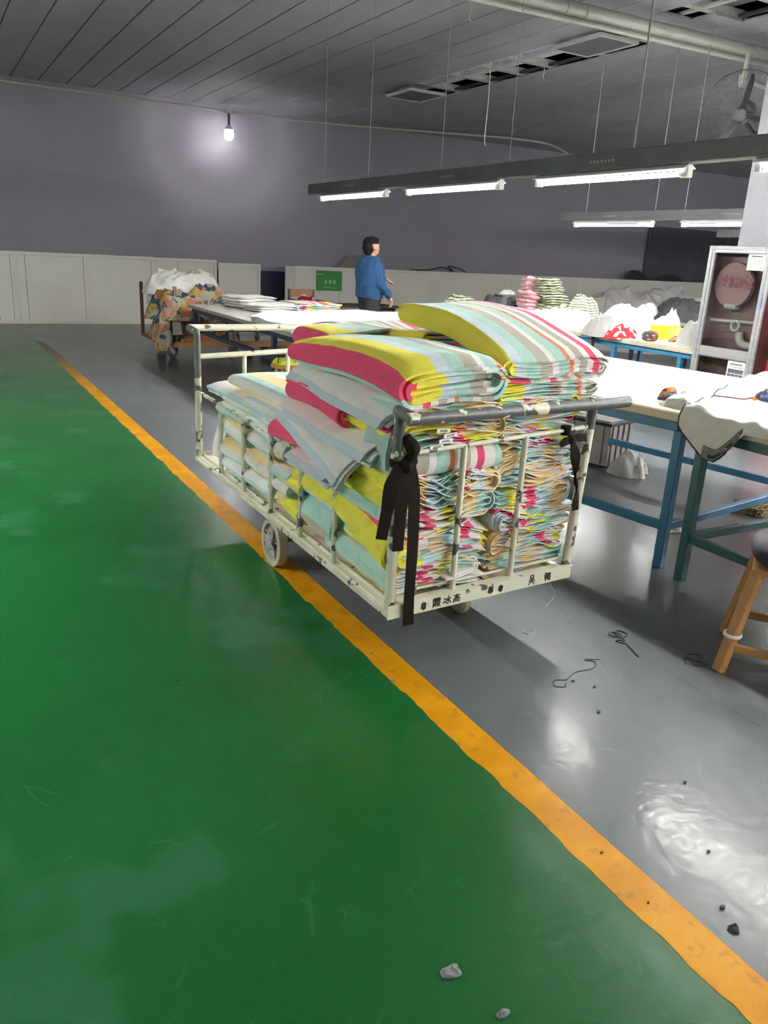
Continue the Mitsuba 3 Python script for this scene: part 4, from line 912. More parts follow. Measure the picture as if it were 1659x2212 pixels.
# dark ribbed shutter on the back wall behind the far lamps
sh = thing('shutter', 'dark ribbed shutter on the back wall behind the far lamp row', 'shutter')
for j in range(26):
    xx = 17.35 + j * 0.14
    put('slat', box(xx, xx + 0.13, WY - 0.09, WY - 0.06, 1.06, 2.58, 0.008), 'mat_darkpanel', sh, smooth=False)
put('backing', box(17.3, 21.0, WY - 0.058, WY - 0.03, 1.07, 2.60, 0), 'mat_channel', sh, smooth=False)

# green notice on the partition
mat('mat_sign', (0.045, 0.30, 0.05), 0.5)
mat('mat_signink', (0.55, 0.66, 0.55), 0.6)
sg = thing('sign', 'green notice board with three white characters on the white partition', 'sign')
put('board', box(7.283, 7.885, PY - 0.012, PY - 0.002, 0.715, 1.125, 0.002), 'mat_sign', sg, smooth=False)
for i, nm in enumerate(('he', 'ge', 'qu')):
    put('lettering', glyph(nm, (7.47 + 0.105 * i, PY - 0.0125, 0.865), (1, 0, 0), (0, 0, 1), 0.06, 0.075, 0.011, (0, -1, 0), 0.002), 'mat_signink', sg, smooth=False)
put('small_print', cat([box(7.31 + 0.03 * i, 7.33 + 0.03 * i, PY - 0.014, PY - 0.012, 1.045, 1.062, 0) for i in range(5)] + [box(7.46 + 0.028 * i, 7.48 + 0.028 * i, PY - 0.014, PY - 0.012, 0.775, 0.79, 0) for i in range(6)] + [box(7.66 + 0.028 * i, 7.68 + 0.028 * i, PY - 0.014, PY - 0.012, 0.765, 0.78, 0) for i in range(3)]), 'mat_signink', sg, smooth=False)

# ------------------------------------------------------------------ tables
mat('mat_top', lambda p, n, uv: mix(mix((0.43, 0.40, 0.29), (0.53, 0.50, 0.39), fbm(p.x * 3, p.y * 1.2, p.z * 9, 4)), (0.30, 0.24, 0.14), 0.5 * smoothstep(0.66, 0.74, fbm(p.x * 2.5 + 3, p.y * 14, p.z * 20, 4))), 0.42, spec=0.25)
mat('mat_top_grey', lambda p, n, uv: mix((0.24, 0.22, 0.20), (0.32, 0.30, 0.27), fbm(p.x * 3, p.y * 3, p.z, 4)), 0.4)
mat('mat_bluepaint', lambda p, n, uv: mix((0.018, 0.115, 0.22), (0.030, 0.155, 0.28), fbm(p.x * 10, p.y * 10, p.z * 6, 4)), 0.45)
mat('mat_tealpaint', lambda p, n, uv: mix((0.018, 0.075, 0.085), (0.028, 0.105, 0.115), fbm(p.x * 10, p.y * 10, p.z * 6, 4)), 0.45)
mat('mat_navypaint', (0.012, 0.025, 0.06), 0.45)


def table(label, x0, x1, y0, y1, zt, m_top, m_leg, legs, rot=0.0, rail=0.21, thick=0.05, lw_=0.05, inset=0.035):
    """Long work table, turned by rot degrees about its near left corner (x0, y0). legs: y positions of the leg pairs."""
    k = thing('work_table', label, 'table')
    S = lambda m: rotz(m, rot, (x0, y0, 0)) if rot else m
    put('tabletop', S(box(x0, x1, y0, y1, zt - thick, zt, 0.006)), m_top, k, smooth=False)
    a = zt - thick
    for xx in (x0 + 0.04, x1 - 0.09):
        put('apron', S(box(xx, xx + 0.05, y0 + 0.05, y1 - 0.05, a - 0.055, a, 0.004)), m_leg, k, smooth=False)
    for yy in (y0 + 0.05, y1 - 0.1):
        put('apron', S(box(x0 + 0.05, x1 - 0.05, yy, yy + 0.05, a - 0.055, a, 0.004)), m_leg, k, smooth=False)
    for yy in legs:
        for xx in (x0 + inset, x1 - inset - lw_):
            put('leg', S(box(xx, xx + lw_, yy, yy + lw_, 0.0, a, 0.004)), m_leg, k, smooth=False)
        put('crossbar', S(box(x0 + inset + 0.02, x1 - inset - 0.02, yy + 0.006, yy + lw_ - 0.006, rail, rail + 0.045, 0.004)), m_leg, k, smooth=False)
    for xx in (x0 + inset + 0.005, x1 - inset - lw_ + 0.005):
        put('stretcher', S(box(xx, xx + 0.04, min(legs) + lw_, max(legs), rail, rail + 0.045, 0.004)), m_leg, k, smooth=False)
    return k


TA = table('long blue legged work table with a worn pale top, behind the trolley on the right', 3.255, 4.94, 2.70, 5.20, 0.86, 'mat_top', 'mat_bluepaint', (2.735, 5.05), rot=8.6, inset=0.065)
TB = table('teal legged work table with a white garment on it, at the right edge', 3.255, 4.94, 0.10, 2.675, 0.858, 'mat_top', 'mat_tealpaint', (0.2, 2.575), inset=0.03)
TC = table('blue legged work table carrying a yellow bag and white cloth, left of the hydrant cabinet', 6.70, 8.2, 5.56, 7.40, 0.78, 'mat_top', 'mat_bluepaint', (5.75, 6.70), rail=0.3)
TD = table('work table heaped with white and green cloth, behind the trolley load', 6.70, 8.2, 7.45, 10.0, 0.78, 'mat_top', 'mat_bluepaint', (7.6, 9.8), rail=0.3)
TE = table('far work table with black cloth on it, in front of the grey covered heap', 9.8, 11.2, 7.0, 9.6, 0.78, 'mat_top_grey', 'mat_navypaint', (7.1, 9.4), rail=0.3)
TL = table('dark topped work table with white cloth on it, left behind the trolley', 3.0, 5.0, 6.9, 10.66, 0.78, 'mat_top_grey', 'mat_navypaint', (7.72, 10.5), rail=0.44, thick=0.04)

# ------------------------------------------------------------------ cloth heaps
def heap(name, label, cx, cy, z0, rx, ry, h, bsdf, seed=0, fold=0.05, freq=5.0, rot=0.0, power=2.2, cat_='cloth', group=None, sharp=0.5, parent=None, lobes=0.22, na=72, nr=26, skirt=0.0, lump=0.5):
    """A crumpled cloth: a domed sheet with ridged folds and an irregular outline."""
    th = np.linspace(0, 2 * math.pi, na, endpoint=False); r = np.linspace(0, 1, nr)
    Rr, Th = np.meshgrid(r, th, indexing='ij')
    c, s = np.cos(Th), np.sin(Th)
    rim = 1 + lobes * 2 * n3(np.stack([c * 1.7, s * 1.7, c * 0 + seed], -1), seed)
    x, y = rx * Rr * rim * c, ry * Rr * rim * s
    z = h * (1 - Rr ** (power * 1.7)) * (0.86 + lump * n3(np.stack([x / rx * 1.6, y / ry * 1.6, x * 0 + seed * 7.7], -1), seed + 7))
    q = np.stack([x * freq, y * freq, x * 0 + seed * 3.1], -1)
    rid = 1 - np.abs(2 * (meshkit.noise(q + 2.5 * n3(q * 0.5, seed + 1)[..., None], seed) - .5)) * 2
    w = (1 - Rr ** 6)
    z = z + fold * w * (sharp * rid + (1 - sharp) * 2 * n3(q * 2.1, seed + 2)) + fold * 0.5 * w * 2 * n3(q * 4.3, seed + 3)
    x = x + fold * 1.4 * n3(q * 0.9 + 9, seed + 4) * Rr; y = y + fold * 1.4 * n3(q * 0.9 + 19, seed + 5) * Rr
    z = np.maximum(z, 0.004) - skirt * ss(0.82, 1.0, Rr)
    V = np.stack([x, y, z], -1).reshape(-1, 3)
    i, j = np.meshgrid(np.arange(nr - 1), np.arange(na), indexing='ij')
    f = np.stack([i * na + j, (i + 1) * na + j, (i + 1) * na + (j + 1) % na, i * na + (j + 1) % na], -1).reshape(-1, 4)
    V2 = V.copy(); V2[:, 2] = np.minimum(V[:, 2] - 0.003, 0.0)
    F = np.vstack([f, f[:, ::-1] + len(V)])
    e = (nr - 1) * na; j = np.arange(na)
    F = np.vstack([F, np.stack([e + j, len(V) + e + j, len(V) + e + (j + 1) % na, e + (j + 1) % na], 1)])
    A = np.vstack([V, V2]); cr, sr = math.cos(math.radians(rot)), math.sin(math.radians(rot))
    A = np.stack([cx + A[:, 0] * cr - A[:, 1] * sr, cy + A[:, 0] * sr + A[:, 1] * cr, z0 + A[:, 2]], 1)
    if parent:
        return put(name, (A, F), bsdf, parent, smooth=True, label=label)
    return put(name, (A, F), bsdf, smooth=True, label=label, cat=cat_, group=group)


def folded(name, label, cx, cy, z0, w, d, h, bsdf, rot=0.0, seed=0, layers=4, cat_='folded cloth', puff=0.012, group=None, uvs=None):
    """A neatly folded cloth: soft slabs lying on one another, a little out of line."""
    rs = np.random.default_rng(seed); k = thing(name, label, cat_, group)
    for L in range(layers):
        t = h / layers; n_, m_ = 15, 13
        U, Vv = np.meshgrid(np.linspace(-1, 1, n_), np.linspace(-1, 1, m_), indexing='ij')
        sup = (1 - np.abs(U) ** 8) ** .5 * (1 - np.abs(Vv) ** 8) ** .5
        ox, oy = rs.normal(size=2) * 0.012
        wob = 2 * puff * n3(np.stack([U * 1.5 + cx, Vv * 1.5 + cy, U * 0 + seed], -1), seed) * (L + 1) / layers
        X, Y = ox + U * w / 2 * (1 + 0.02 * rs.normal()), oy + Vv * d / 2 * (1 + 0.02 * rs.normal())
        top = z0 + L * t + t / 2 + t * .49 * sup + wob; bot = z0 + L * t + t / 2 - t * .49 * sup + wob
        A = np.vstack([np.stack([X, Y, top], -1).reshape(-1, 3), np.stack([X, Y, np.maximum(bot, z0)], -1).reshape(-1, 3)])
        i, j = np.meshgrid(np.arange(n_ - 1), np.arange(m_ - 1), indexing='ij')
        f = np.stack([i * m_ + j, (i + 1) * m_ + j, (i + 1) * m_ + j + 1, i * m_ + j + 1], -1).reshape(-1, 4)
        F = np.vstack([f, f[:, ::-1] + n_ * m_])
        a = math.radians(rot + 2 * rs.normal()); A = np.stack([cx + A[:, 0] * math.cos(a) - A[:, 1] * math.sin(a), cy + A[:, 0] * math.sin(a) + A[:, 1] * math.cos(a), A[:, 2]], 1)
        m = trimesh.Trimesh(A, np.vstack([F[:, [0, 1, 2]], F[:, [0, 2, 3]]]), process=False)
        put('layer', m, bsdf, k, smooth=True)
    return k


def weave(a, b, f=30):
    return lambda p, n, uv: mix(a, b, fbm(p.x * f, p.y * f, p.z * f, 3))


mat('mat_whitecloth', weave((0.66, 0.655, 0.63), (0.76, 0.75, 0.73)), 0.9, spec=0.1)
mat('mat_greycloth', weave((0.36, 0.355, 0.34), (0.46, 0.455, 0.44), 8), 0.85, spec=0.15)
mat('mat_cover', weave((0.34, 0.335, 0.32), (0.44, 0.43, 0.41), 5), 0.55, spec=0.4)
mat('mat_moundcover', weave((0.17, 0.16, 0.145), (0.22, 0.21, 0.19), 4), 0.8, spec=0.2)
mat('mat_blackcloth', weave((0.012, 0.012, 0.014), (0.05, 0.05, 0.055), 60), 0.7)
mat('mat_pinkcloth', weave((0.42, 0.22, 0.24), (0.52, 0.30, 0.32), 20), 0.9)
mat('mat_greenstripe', lambda p, n, uv: mix((0.10, 0.13, 0.06), (0.70, 0.70, 0.58), smoothstep(-0.15, 0.15, dr.sin(p.z * 170 + 6 * noise(p.x * 9, p.y * 9, p.z * 4)) + 0.5 * dr.sin(p.x * 60 + p.y * 40))), 0.9)
mat('mat_redwhite', lambda p, n, uv: mix((0.40, 0.02, 0.035), (0.72, 0.70, 0.68), smoothstep(0.50, 0.54, noise(p.x * 22 + 5 * noise(p.y * 9, p.z * 9, 1.0), p.y * 22, p.z * 22))), 0.85)


def camo(p, n, uv):
    a = fbm(p.x * 9.0 + 3, p.y * 9.0, p.z * 7, 3); b = fbm(p.x * 12 + 11, p.y * 12, p.z * 9 + 5, 3)
    c = mix((0.40, 0.26, 0.08), (0.36, 0.34, 0.29), smoothstep(0.46, 0.52, a))
    c = mix(c, (0.055, 0.085, 0.10), smoothstep(0.56, 0.60, b))
    return mix(c, (0.40, 0.17, 0.11), smoothstep(0.60, 0.63, fbm(p.x * 11 + 31, p.y * 11 + 7, p.z * 9, 2)))


mat('mat_printcloth', camo, 0.9, spec=0.1)
mat('mat_wood', lambda p, n, uv: mix((0.34, 0.165, 0.05), (0.46, 0.24, 0.085), fbm(p.x * 12, p.y * 12, p.z * 3.0, 4)), 0.45)
mat('mat_wood_dark', lambda p, n, uv: mix((0.12, 0.07, 0.035), (0.19, 0.115, 0.06), fbm(p.x * 12, p.y * 12, p.z * 12, 4)), 0.55)
mat('mat_browndesk', (0.045, 0.03, 0.024), 0.6)
mat('mat_neon', weave((0.62, 0.72, 0.03), (0.72, 0.80, 0.06), 40), 0.8)

# -- on the left table (top 0.78)
k = draped('white cloth sheets laid in layers across the dark topped table', [(3.00, 0.835), (3.20, 0.885), (3.6, 0.90), (4.2, 0.905), (4.9, 0.895)], 7.15, 8.30, n=7, th=0.014, pal='w', seed=401, wav=0.05, cut=0.05, name='cloth_sheets') 
folded('folded_shirt', 'folded white cloth with a dark stain, the farther of two on the dark table', 3.72, 10.30, 0.78, 0.62, 0.46, 0.15, 'mat_whitecloth', 20, 402, 4)
folded('folded_shirt', 'folded white cloth without a stain, the nearer of two on the dark table', 3.78, 9.72, 0.78, 0.60, 0.42, 0.09, 'mat_whitecloth', 12, 403, 3, puff=0.02)
heap('cloth_stain', None, 3.60, 10.24, 0.915, 0.14, 0.03, 0.012, 'mat_ink', 404, 0.004, 30, 20, parent='folded_shirt')
bundle('rolled striped cloth with a red underside lying on the dark topped table', 4.05, 0.66, 9.55, 10.15, 0.782, 0.115, n=6, pal='a', s0=0.33, seed=405, wave=0.03, skew=0.0, fac=0.9, inner='d')
# -- dark chair and desk behind the left table
ch = thing('armchair', 'dark wooden armchair with cloth on it, in front of the white partition', 'chair')
CX, CYc = 5.85, 13.3
put('seat', box(CX - 0.25, CX + 0.25, CYc - 0.25, CYc + 0.25, 0.40, 0.44, 0.008), 'mat_wood_dark', ch, smooth=False)
for sx in (-0.23, 0.23):
    for sy in (-0.23, 0.23):
        put('leg', box(CX + sx - 0.02, CX + sx + 0.02, CYc + sy - 0.02, CYc + sy + 0.02, 0, 0.41 if sy < 0 else 0.86, 0.003), 'mat_wood_dark', ch, smooth=False)
    put('armrest', box(CX + sx - 0.025, CX + sx + 0.025, CYc - 0.28, CYc + 0.24, 0.66, 0.70, 0.008), 'mat_wood_dark', ch, smooth=False)
    put('arm_post', box(CX + sx - 0.018, CX + sx + 0.018, CYc - 0.24, CYc - 0.20, 0.41, 0.665, 0.004), 'mat_wood_dark', ch, smooth=False)
put('backrest', box(CX - 0.24, CX + 0.24, CYc + 0.215, CYc + 0.245, 0.74, 0.86, 0.008), 'mat_wood', ch, smooth=False)
heap('cloth', 'pinkish crumpled cloth lying on the dark wooden armchair', CX + 0.02, CYc, 0.44, 0.21, 0.18, 0.34, 'mat_redwhite', 411, 0.06, 9)
ds = thing('desk', 'low dark brown desk standing before the partition behind the man', 'desk')
put('desktop', box(6.15, 7.35, 12.6, 13.2, 0.62, 0.66, 0.005), 'mat_browndesk', ds, smooth=False)
put('panel', box(6.2, 6.24, 12.65, 13.15, 0, 0.62, 0.003), 'mat_browndesk', ds, smooth=False); put('panel', box(7.26, 7.3, 12.65, 13.15, 0, 0.62, 0.003), 'mat_browndesk', ds, smooth=False)
put('back_panel', box(6.24, 7.26, 12.70, 12.72, 0.05, 0.60, 0.002), 'mat_browndesk', ds, smooth=False)
heap('covered_heap', 'large grey brown covered mound rising behind the white partition', 8.46, 16.345, 0.0, 1.02, 0.20, 1.72, 'mat_moundcover', 420, 0.03, 2.0, power=1.35, cat_='covered heap', lobes=0.02, lump=0.08)
heap('dark_bundle', 'small dark bundle lying on top of the partition near the shutter', 16.6, 16.09, 1.20, 0.42, 0.04, 0.26, 'mat_blackcloth', 421, 0.03, 6, cat_='bundle', lobes=0.1)
heap('dark_bundle', 'flatter dark bundle on the partition, right beside the other dark bundle', 17.9, 16.09, 1.20, 0.5, 0.04, 0.16, 'mat_blackcloth', 422, 0.03, 6, cat_='bundle', lobes=0.1)
wc = thing('wire_coil', 'thin dark bent wire loops lying on the partition top right of the man', 'wire')
put('wire', tube(curve([(9.6, 16.08, 1.21), (10.1, 16.08, 1.23), (10.45, 16.08, 1.30), (10.75, 16.08, 1.22), (10.6, 16.08, 1.33), (10.95, 16.08, 1.28), (11.1, 16.08, 1.21)], 40), 0.012, 6), 'mat_black', wc)

# -- wooden stool with a neon yellow cloth, behind the trolley
st = thing('stool', 'small wooden stool under the dark topped table, neon yellow cloth on it', 'stool')
SX, SY = 3.09, 7.46
put('seat', lathe([(0, 0.45), (0.155, 0.45), (0.165, 0.443), (0.165, 0.418), (0.155, 0.41), (0, 0.41)], (SX, SY, 0), (0, 0, 1), 32), 'mat_wood', st)
for a in (45, 135, 225, 315):
    d = np.array((math.cos(math.radians(a)), math.sin(math.radians(a)), 0))
    put('leg', bar(np.array((SX, SY, 0.41)) + d * 0.11, np.array((SX, SY, 0.0)) + d * 0.165, 0.032, 0.032, up=d), 'mat_wood', st, smooth=False)
nb = heap('neon_cloth', 'neon yellow folded cloth tied with dark string, on the wooden stool', SX - 0.01, SY, 0.45, 0.14, 0.115, 0.075, 'mat_neon', 430, 0.012, 10, power=4)
put('string', cat([tube(curve([(SX - 0.14 + 0.09 * i, SY - 0.10, 0.475), (SX - 0.10 + 0.09 * i, SY - 0.02, 0.538), (SX - 0.06 + 0.07 * i, SY + 0.08, 0.50)], 12), 0.004, 6) for i in range(3)]), 'mat_black', nb)
put('paper_tag', box(SX - 0.02, SX + 0.08, SY - 0.16, SY - 0.10, 0.452, 0.455, 0), 'mat_paper', nb, smooth=False)

# -- far left: low wooden platform trolley with a pile of printed cloth and paper bales
t2 = thing('platform_trolley', 'low wooden platform trolley far left, piled with printed cloth', 'trolley')
put('platform', cat([box(2.72, 4.62, 10.96 + 0.25 * i, 10.96 + 0.235 + 0.25 * i, 0.215, 0.25, 0.003) for i in range(5)]), 'mat_wood_dark', t2, smooth=False)
put('front_beam', box(2.70, 4.64, 10.93, 10.97, 0.185, 0.262, 0.004), 'mat_wood', t2, smooth=False)
for x, y in ((2.92, 10.99), (2.74, 12.14)):
    put('stake', box(x - 0.02, x + 0.025, y - 0.02, y + 0.02, 0.25, 0.98, 0.004), 'mat_wood_dark', t2, smooth=False)
for (x, y, r) in ((2.95, 11.35, 0.09), (3.72, 11.02, 0.10), (4.32, 11.35, 0.09), (2.95, 12.0, 0.09), (4.3, 12.0, 0.09)):
    c = put('wheel', lathe([(0, 0), (r * .8, 0), (r, .012), (r, .038), (r * .8, .05), (0, .05)], (x, y, r), (0.5, -0.86, 0), 28), 'mat_hub', t2)
    put('fork', bar((x, y, 0.215), (x, y, r), 0.05, 0.012, up=(0, 1, 0)), 'mat_darkpanel', c, smooth=False)
G2 = 'printed cloth piled on the platform trolley'
for i, (x, y, z, rx, ry, h, b, lab, fo) in enumerate((
        (3.22, 11.45, 0.25, 0.56, 0.50, 0.66, 'mat_printcloth', 'yellow and blue printed cloth forming the core of the far left pile', 0.10),
        (3.02, 11.22, 0.55, 0.38, 0.38, 0.36, 'mat_printcloth', 'yellow printed cloth bulging at the front of the far left pile', 0.08),
        (3.42, 11.36, 0.70, 0.42, 0.38, 0.34, 'mat_printcloth', 'yellow floral cloth high on the far left pile under the white sheet', 0.07),
        (3.14, 11.55, 0.86, 0.56, 0.42, 0.34, 'mat_whitecloth', 'crumpled white sheet on top of the far left pile', 0.06),
        (3.66, 11.22, 0.25, 0.36, 0.30, 0.50, 'mat_printcloth', 'printed cloth hanging at the right of the far left pile', 0.09),
        (2.78, 11.05, 0.10, 0.11, 0.20, 0.80, 'mat_printcloth', 'tall brownish printed cloth at the left edge of the far left pile', 0.05),
        (2.80, 11.45, 0.72, 0.16, 0.20, 0.30, 'mat_whitecloth', 'white cloth end sticking out left of the far left pile', 0.05))):
    heap('cloth', lab, x, y, z, rx, ry, h, b, 440 + i, fo, 7.0, group=None, sharp=0.6, power=2.6)
ribbon([(2.90, 10.90, 0.72), (2.90, 10.885, 0.60), (2.91, 10.88, 0.48), (2.915, 10.88, 0.36)], (0.05, 0.10, 0.12, 0.13), (1, 0, 0), thing('cloth_tail', 'pale cloth tail hanging down at the front of the far left pile', 'cloth'), nm='cloth')
scene[[q for q in scene if q.startswith('cloth_tail__')][0]]['bsdf'] = {'type': 'ref', 'id': 'mat_greycloth'}
for i, (x0, x1) in enumerate(((3.72, 4.06), (4.12, 4.52))):
    bl = thing('paper_bale', 'stack of whitish sheets on the platform trolley, ' + ('left one' if i == 0 else 'right one beside the table leg'), 'paper stack')
    for L in range(9):
        put('sheet_pack', box(x0 + 0.006 * ((L * 5) % 3), x1 - 0.006 * ((L * 7) % 3), 11.0, 11.42, 0.25 + L * 0.026, 0.25 + L * 0.026 + 0.0245, 0.003), 'mat_paper', bl, smooth=False)

# -- tables on the right in the middle distance (tops at 0.78)
heap('white_cloth', 'bright white cloth heap overhanging the table right behind the trolley load', 7.00, 8.00, 0.78, 0.50, 0.62, 0.20, 'mat_whitecloth', 501, 0.06, 5, power=2.6)
heap('white_cloth', 'tall bright white cloth heap beside the yellow bag', 7.08, 6.92, 0.78, 0.40, 0.36, 0.38, 'mat_whitecloth', 502, 0.07, 6, power=2.0)
heap('grey_cloth', 'pale grey cloth hanging at the foot of the tall white heap', 6.82, 6.98, 0.76, 0.20, 0.26, 0.22, 'mat_greycloth', 503, 0.07, 8)
heap('red_white_cloth', 'red and white patterned cloth hanging over the table corner', 6.86, 6.72, 0.765, 0.24, 0.17, 0.13, 'mat_redwhite', 504, 0.04, 10)
ribbon([(6.80, 6.98, 0.80), (6.68, 6.98, 0.77), (6.66, 6.97, 0.68), (6.655, 6.96, 0.58)], (0.05, 0.07, 0.06, 0.05), (0.2, 1, 0), thing('black_strap', 'black strap hanging over the corner of the table with the yellow bag', 'strap'))
pu = thing('pouch', 'small dark floral pouch lying at the table edge in front of the yellow bag', 'pouch')
mat('mat_floral', lambda p, n, uv: mix(mix((0.045, 0.035, 0.06), (0.20, 0.04, 0.05), smoothstep(0.45, 0.6, noise(p.x * 30, p.y * 30, p.z * 30))), (0.36, 0.30, 0.18), smoothstep(0.66, 0.72, noise(p.x * 45 + 9, p.y * 45, p.z * 45))), 0.8)
pm = trimesh.creation.icosphere(4); vv = pm.vertices; pm.vertices = np.sign(vv) * np.abs(vv) ** 0.6 * np.array((0.085, 0.05, 0.052)); rotz(pm, -30); pm.apply_translation((6.86, 6.32, 0.833))
put('body', pm, 'mat_floral', pu, smooth=True); put('zip', tube(curve([(6.79, 6.36, 0.872), (6.86, 6.32, 0.887), (6.93, 6.28, 0.872)], 10), 0.004, 6), 'mat_wood_dark', pu)
heap('yellow_bag', 'bright yellow plastic bag on the table beside the white heap', 7.32, 6.52, 0.78, 0.20, 0.17, 0.17, 'mat_yellowbag', 506, 0.03, 10, cat_='bag', power=3.5)
mat('mat_yellowbag', (0.78, 0.62, 0.01), 0.35)
heap('white_bag', 'white cloth lumps lying on top of the yellow bag', 7.30, 6.54, 0.93, 0.15, 0.10, 0.09, 'mat_whitecloth', 507, 0.03, 12)
mat('mat_film', (0.62, 0.64, 0.66), 0.15, spec=0.8)
heap('plastic_film', 'crumpled clear plastic film standing right of the yellow bag', 7.55, 6.66, 0.78, 0.15, 0.10, 0.28, 'mat_film', 508, 0.06, 14, cat_='plastic film')
heap('white_cloth', 'low white cloth and scraps at the right of the yellow bag', 7.38, 6.08, 0.78, 0.24, 0.20, 0.10, 'mat_whitecloth', 509, 0.04, 9)
heap('print_cloth', 'small orange and dark printed scrap between the yellow bag and the white scraps', 7.18, 6.22, 0.78, 0.10, 0.08, 0.06, 'mat_orangeprint', 510, 0.02, 14)
for i, (x, y, a) in enumerate(((6.98, 6.05, 20), (7.05, 5.8, -8), (6.86, 5.55, 12))):
    pp = rotz(box(-0.12, 0.12, -0.085, 0.085, 0, 0.002, 0), a); pp.apply_translation((x, y, 0.7815)); put('paper', pp, 'mat_paper', smooth=False, label='white paper lying on the table near the pouch, ' + ['nearest the pouch', 'the middle one', 'nearest the cabinet'][i], cat='paper')
heap('grey_cloth', 'grey cloth draped at the table end beside the hydrant cabinet', 6.95, 5.80, 0.775, 0.17, 0.15, 0.30, 'mat_greycloth', 511, 0.07, 7)
# green striped bundles
for i, (x, y, z, w, d, h, r, n_) in enumerate(((7.62, 8.90, 0.78, 0.40, 0.40, 0.20, 10, 5), (7.66, 8.92, 0.985, 0.36, 0.34, 0.13, -12, 4), (7.62, 8.95, 1.12, 0.30, 0.30, 0.11, 8, 4), (7.60, 8.95, 1.235, 0.26, 0.24, 0.09, -5, 3))):
    folded('green_striped_bundle', 'green and white striped folded cloth, ' + ORD[i] + ' in the green pile', x, y, z, w, d, h, 'mat_greenstripe', r, 520 + i, n_, group='green striped bundles on the far table')
heap('green_striped_cloth', 'crumpled green and white striped cloth right of the green pile', 8.00, 8.68, 0.78, 0.24, 0.22, 0.36, 'mat_greenstripe', 525, 0.06, 10)
heap('green_striped_cloth', 'hanging green and white striped cloth in front of the green pile', 7.62, 8.55, 0.78, 0.16, 0.16, 0.22, 'mat_greenstripe', 526, 0.05, 11)
folded('pink_cloth', 'pleated pink cloth left of the green striped pile', 7.33, 9.04, 0.78, 0.22, 0.22, 0.37, 'mat_pinkcloth', 12, 527, 7, puff=0.02)
folded('pink_cloth', 'pink cloth standing behind the green striped pile, highest of the pinks', 7.47, 9.24, 0.78, 0.16, 0.16, 0.56, 'mat_pinkcloth', -8, 528, 8, puff=0.015)
heap('black_cloth', 'black cloth heap left of the pink cloth on the far table', 7.12, 9.40, 0.78, 0.36, 0.26, 0.34, 'mat_blackcloth', 529, 0.05, 6)
heap('dark_green_cloth', 'grey green crumpled cloth just behind the domed bundle', 6.72, 9.80, 0.78, 0.30, 0.22, 0.30, 'mat_greenstripe', 530, 0.04, 9)
heap('tan_cloth', 'tan cloth corner lying on the black cloth heap', 7.20, 9.35, 1.08, 0.14, 0.10, 0.06, 'mat_cover', 531, 0.02, 12)
# covered heap and the black cloth on the farthest table
heap('covered_heap', 'large grey tarpaulin covered heap in front of the partition on the right', 12.4, 12.0, 0.0, 1.7, 1.2, 1.10, 'mat_cover', 540, 0.16, 1.8, rot=-25, power=2.4, cat_='covered heap', sharp=0.75, na=120, nr=44)
heap('covered_heap', 'peaked grey tarpaulin fold rising left on the covered heap', 11.75, 11.75, 0.45, 0.62, 0.5, 0.78, 'mat_cover', 541, 0.10, 3.0, power=1.5, cat_='covered heap', sharp=0.7)
heap('white_sheet', 'whitish sheet over the right part of the covered heap', 13.1, 11.0, 0.4, 1.1, 0.6, 0.66, 'mat_greycloth', 542, 0.08, 3, rot=-25)
heap('black_cloth', 'black glittering cloth heap on the far table, right of the yellow bag', 10.15, 8.75, 0.78, 0.33, 0.62, 0.30, 'mat_blackcloth', 543, 0.05, 8)
heap('white_cloth', 'white cloth lying on the far table left of the black heap', 9.95, 9.3, 0.78, 0.2, 0.25, 0.2, 'mat_whitecloth', 544, 0.04, 8)

# -- garment hanging over the edge of the teal table
mat('mat_orangeprint', lambda p, n, uv: mix(mix((0.015, 0.015, 0.03), (0.55, 0.16, 0.03), smoothstep(0.52, 0.56, noise(p.x * 28 + 3, p.y * 28, p.z * 28))), (0.08, 0.11, 0.28), smoothstep(0.60, 0.64, noise(p.x * 30, p.y * 30 + 9, p.z * 30))), 0.8)
mat('mat_trim', (0.02, 0.015, 0.02), 0.8)
mat('mat_greyband', lambda p, n, uv: mix((0.10, 0.105, 0.10), (0.15, 0.155, 0.145), fbm(p.x * 60, p.y * 60, p.z * 60, 2)), 0.85)
gm = thing('garment', 'white garment with dark piping and a grey printed corner, hanging over the teal table edge', 'garment')
ZT2 = 0.862
nu, nv = 34, 40
U, Vv = np.meshgrid(np.linspace(0, 1, nu), np.linspace(0, 1, nv), indexing='ij')     # u: from the far left corner to the near right, v: from the table inside to the hanging tip
# plan: table edge at x = 3.35. The cloth lies on the top from x = 4.7 to the edge, then hangs as a pointed flap.
P00, P10, P01, P11 = np.array((4.15, 3.15)), np.array((4.4, 1.70)), np.array((3.250, 2.700)), np.array((3.250, 1.80))
plan = P00 * ((1 - U) * (1 - Vv))[..., None] + P10 * (U * (1 - Vv))[..., None] + P01 * ((1 - U) * Vv)[..., None] + P11 * (U * Vv)[..., None]
q = np.stack([plan[..., 0] * 4.5, plan[..., 1] * 4.5, plan[..., 0] * 0], -1)
rid = 1 - np.abs(2 * (meshkit.noise(q, 61) - .5)) * 2
zz = ZT2 + 0.008 + 0.030 * np.clip(rid, 0, 1) + 0.025 * meshkit.noise(q * 2.2, 62)
topc = np.concatenate([plan, zz[..., None]], -1)
nh = 16; hang = []
drop = np.interp(np.linspace(0, 1, nu), [0, 0.06, 0.20, 0.28, 0.42, 1.0], [0.03, 0.09, 0.185, 0.190, 0.03, 0.012])
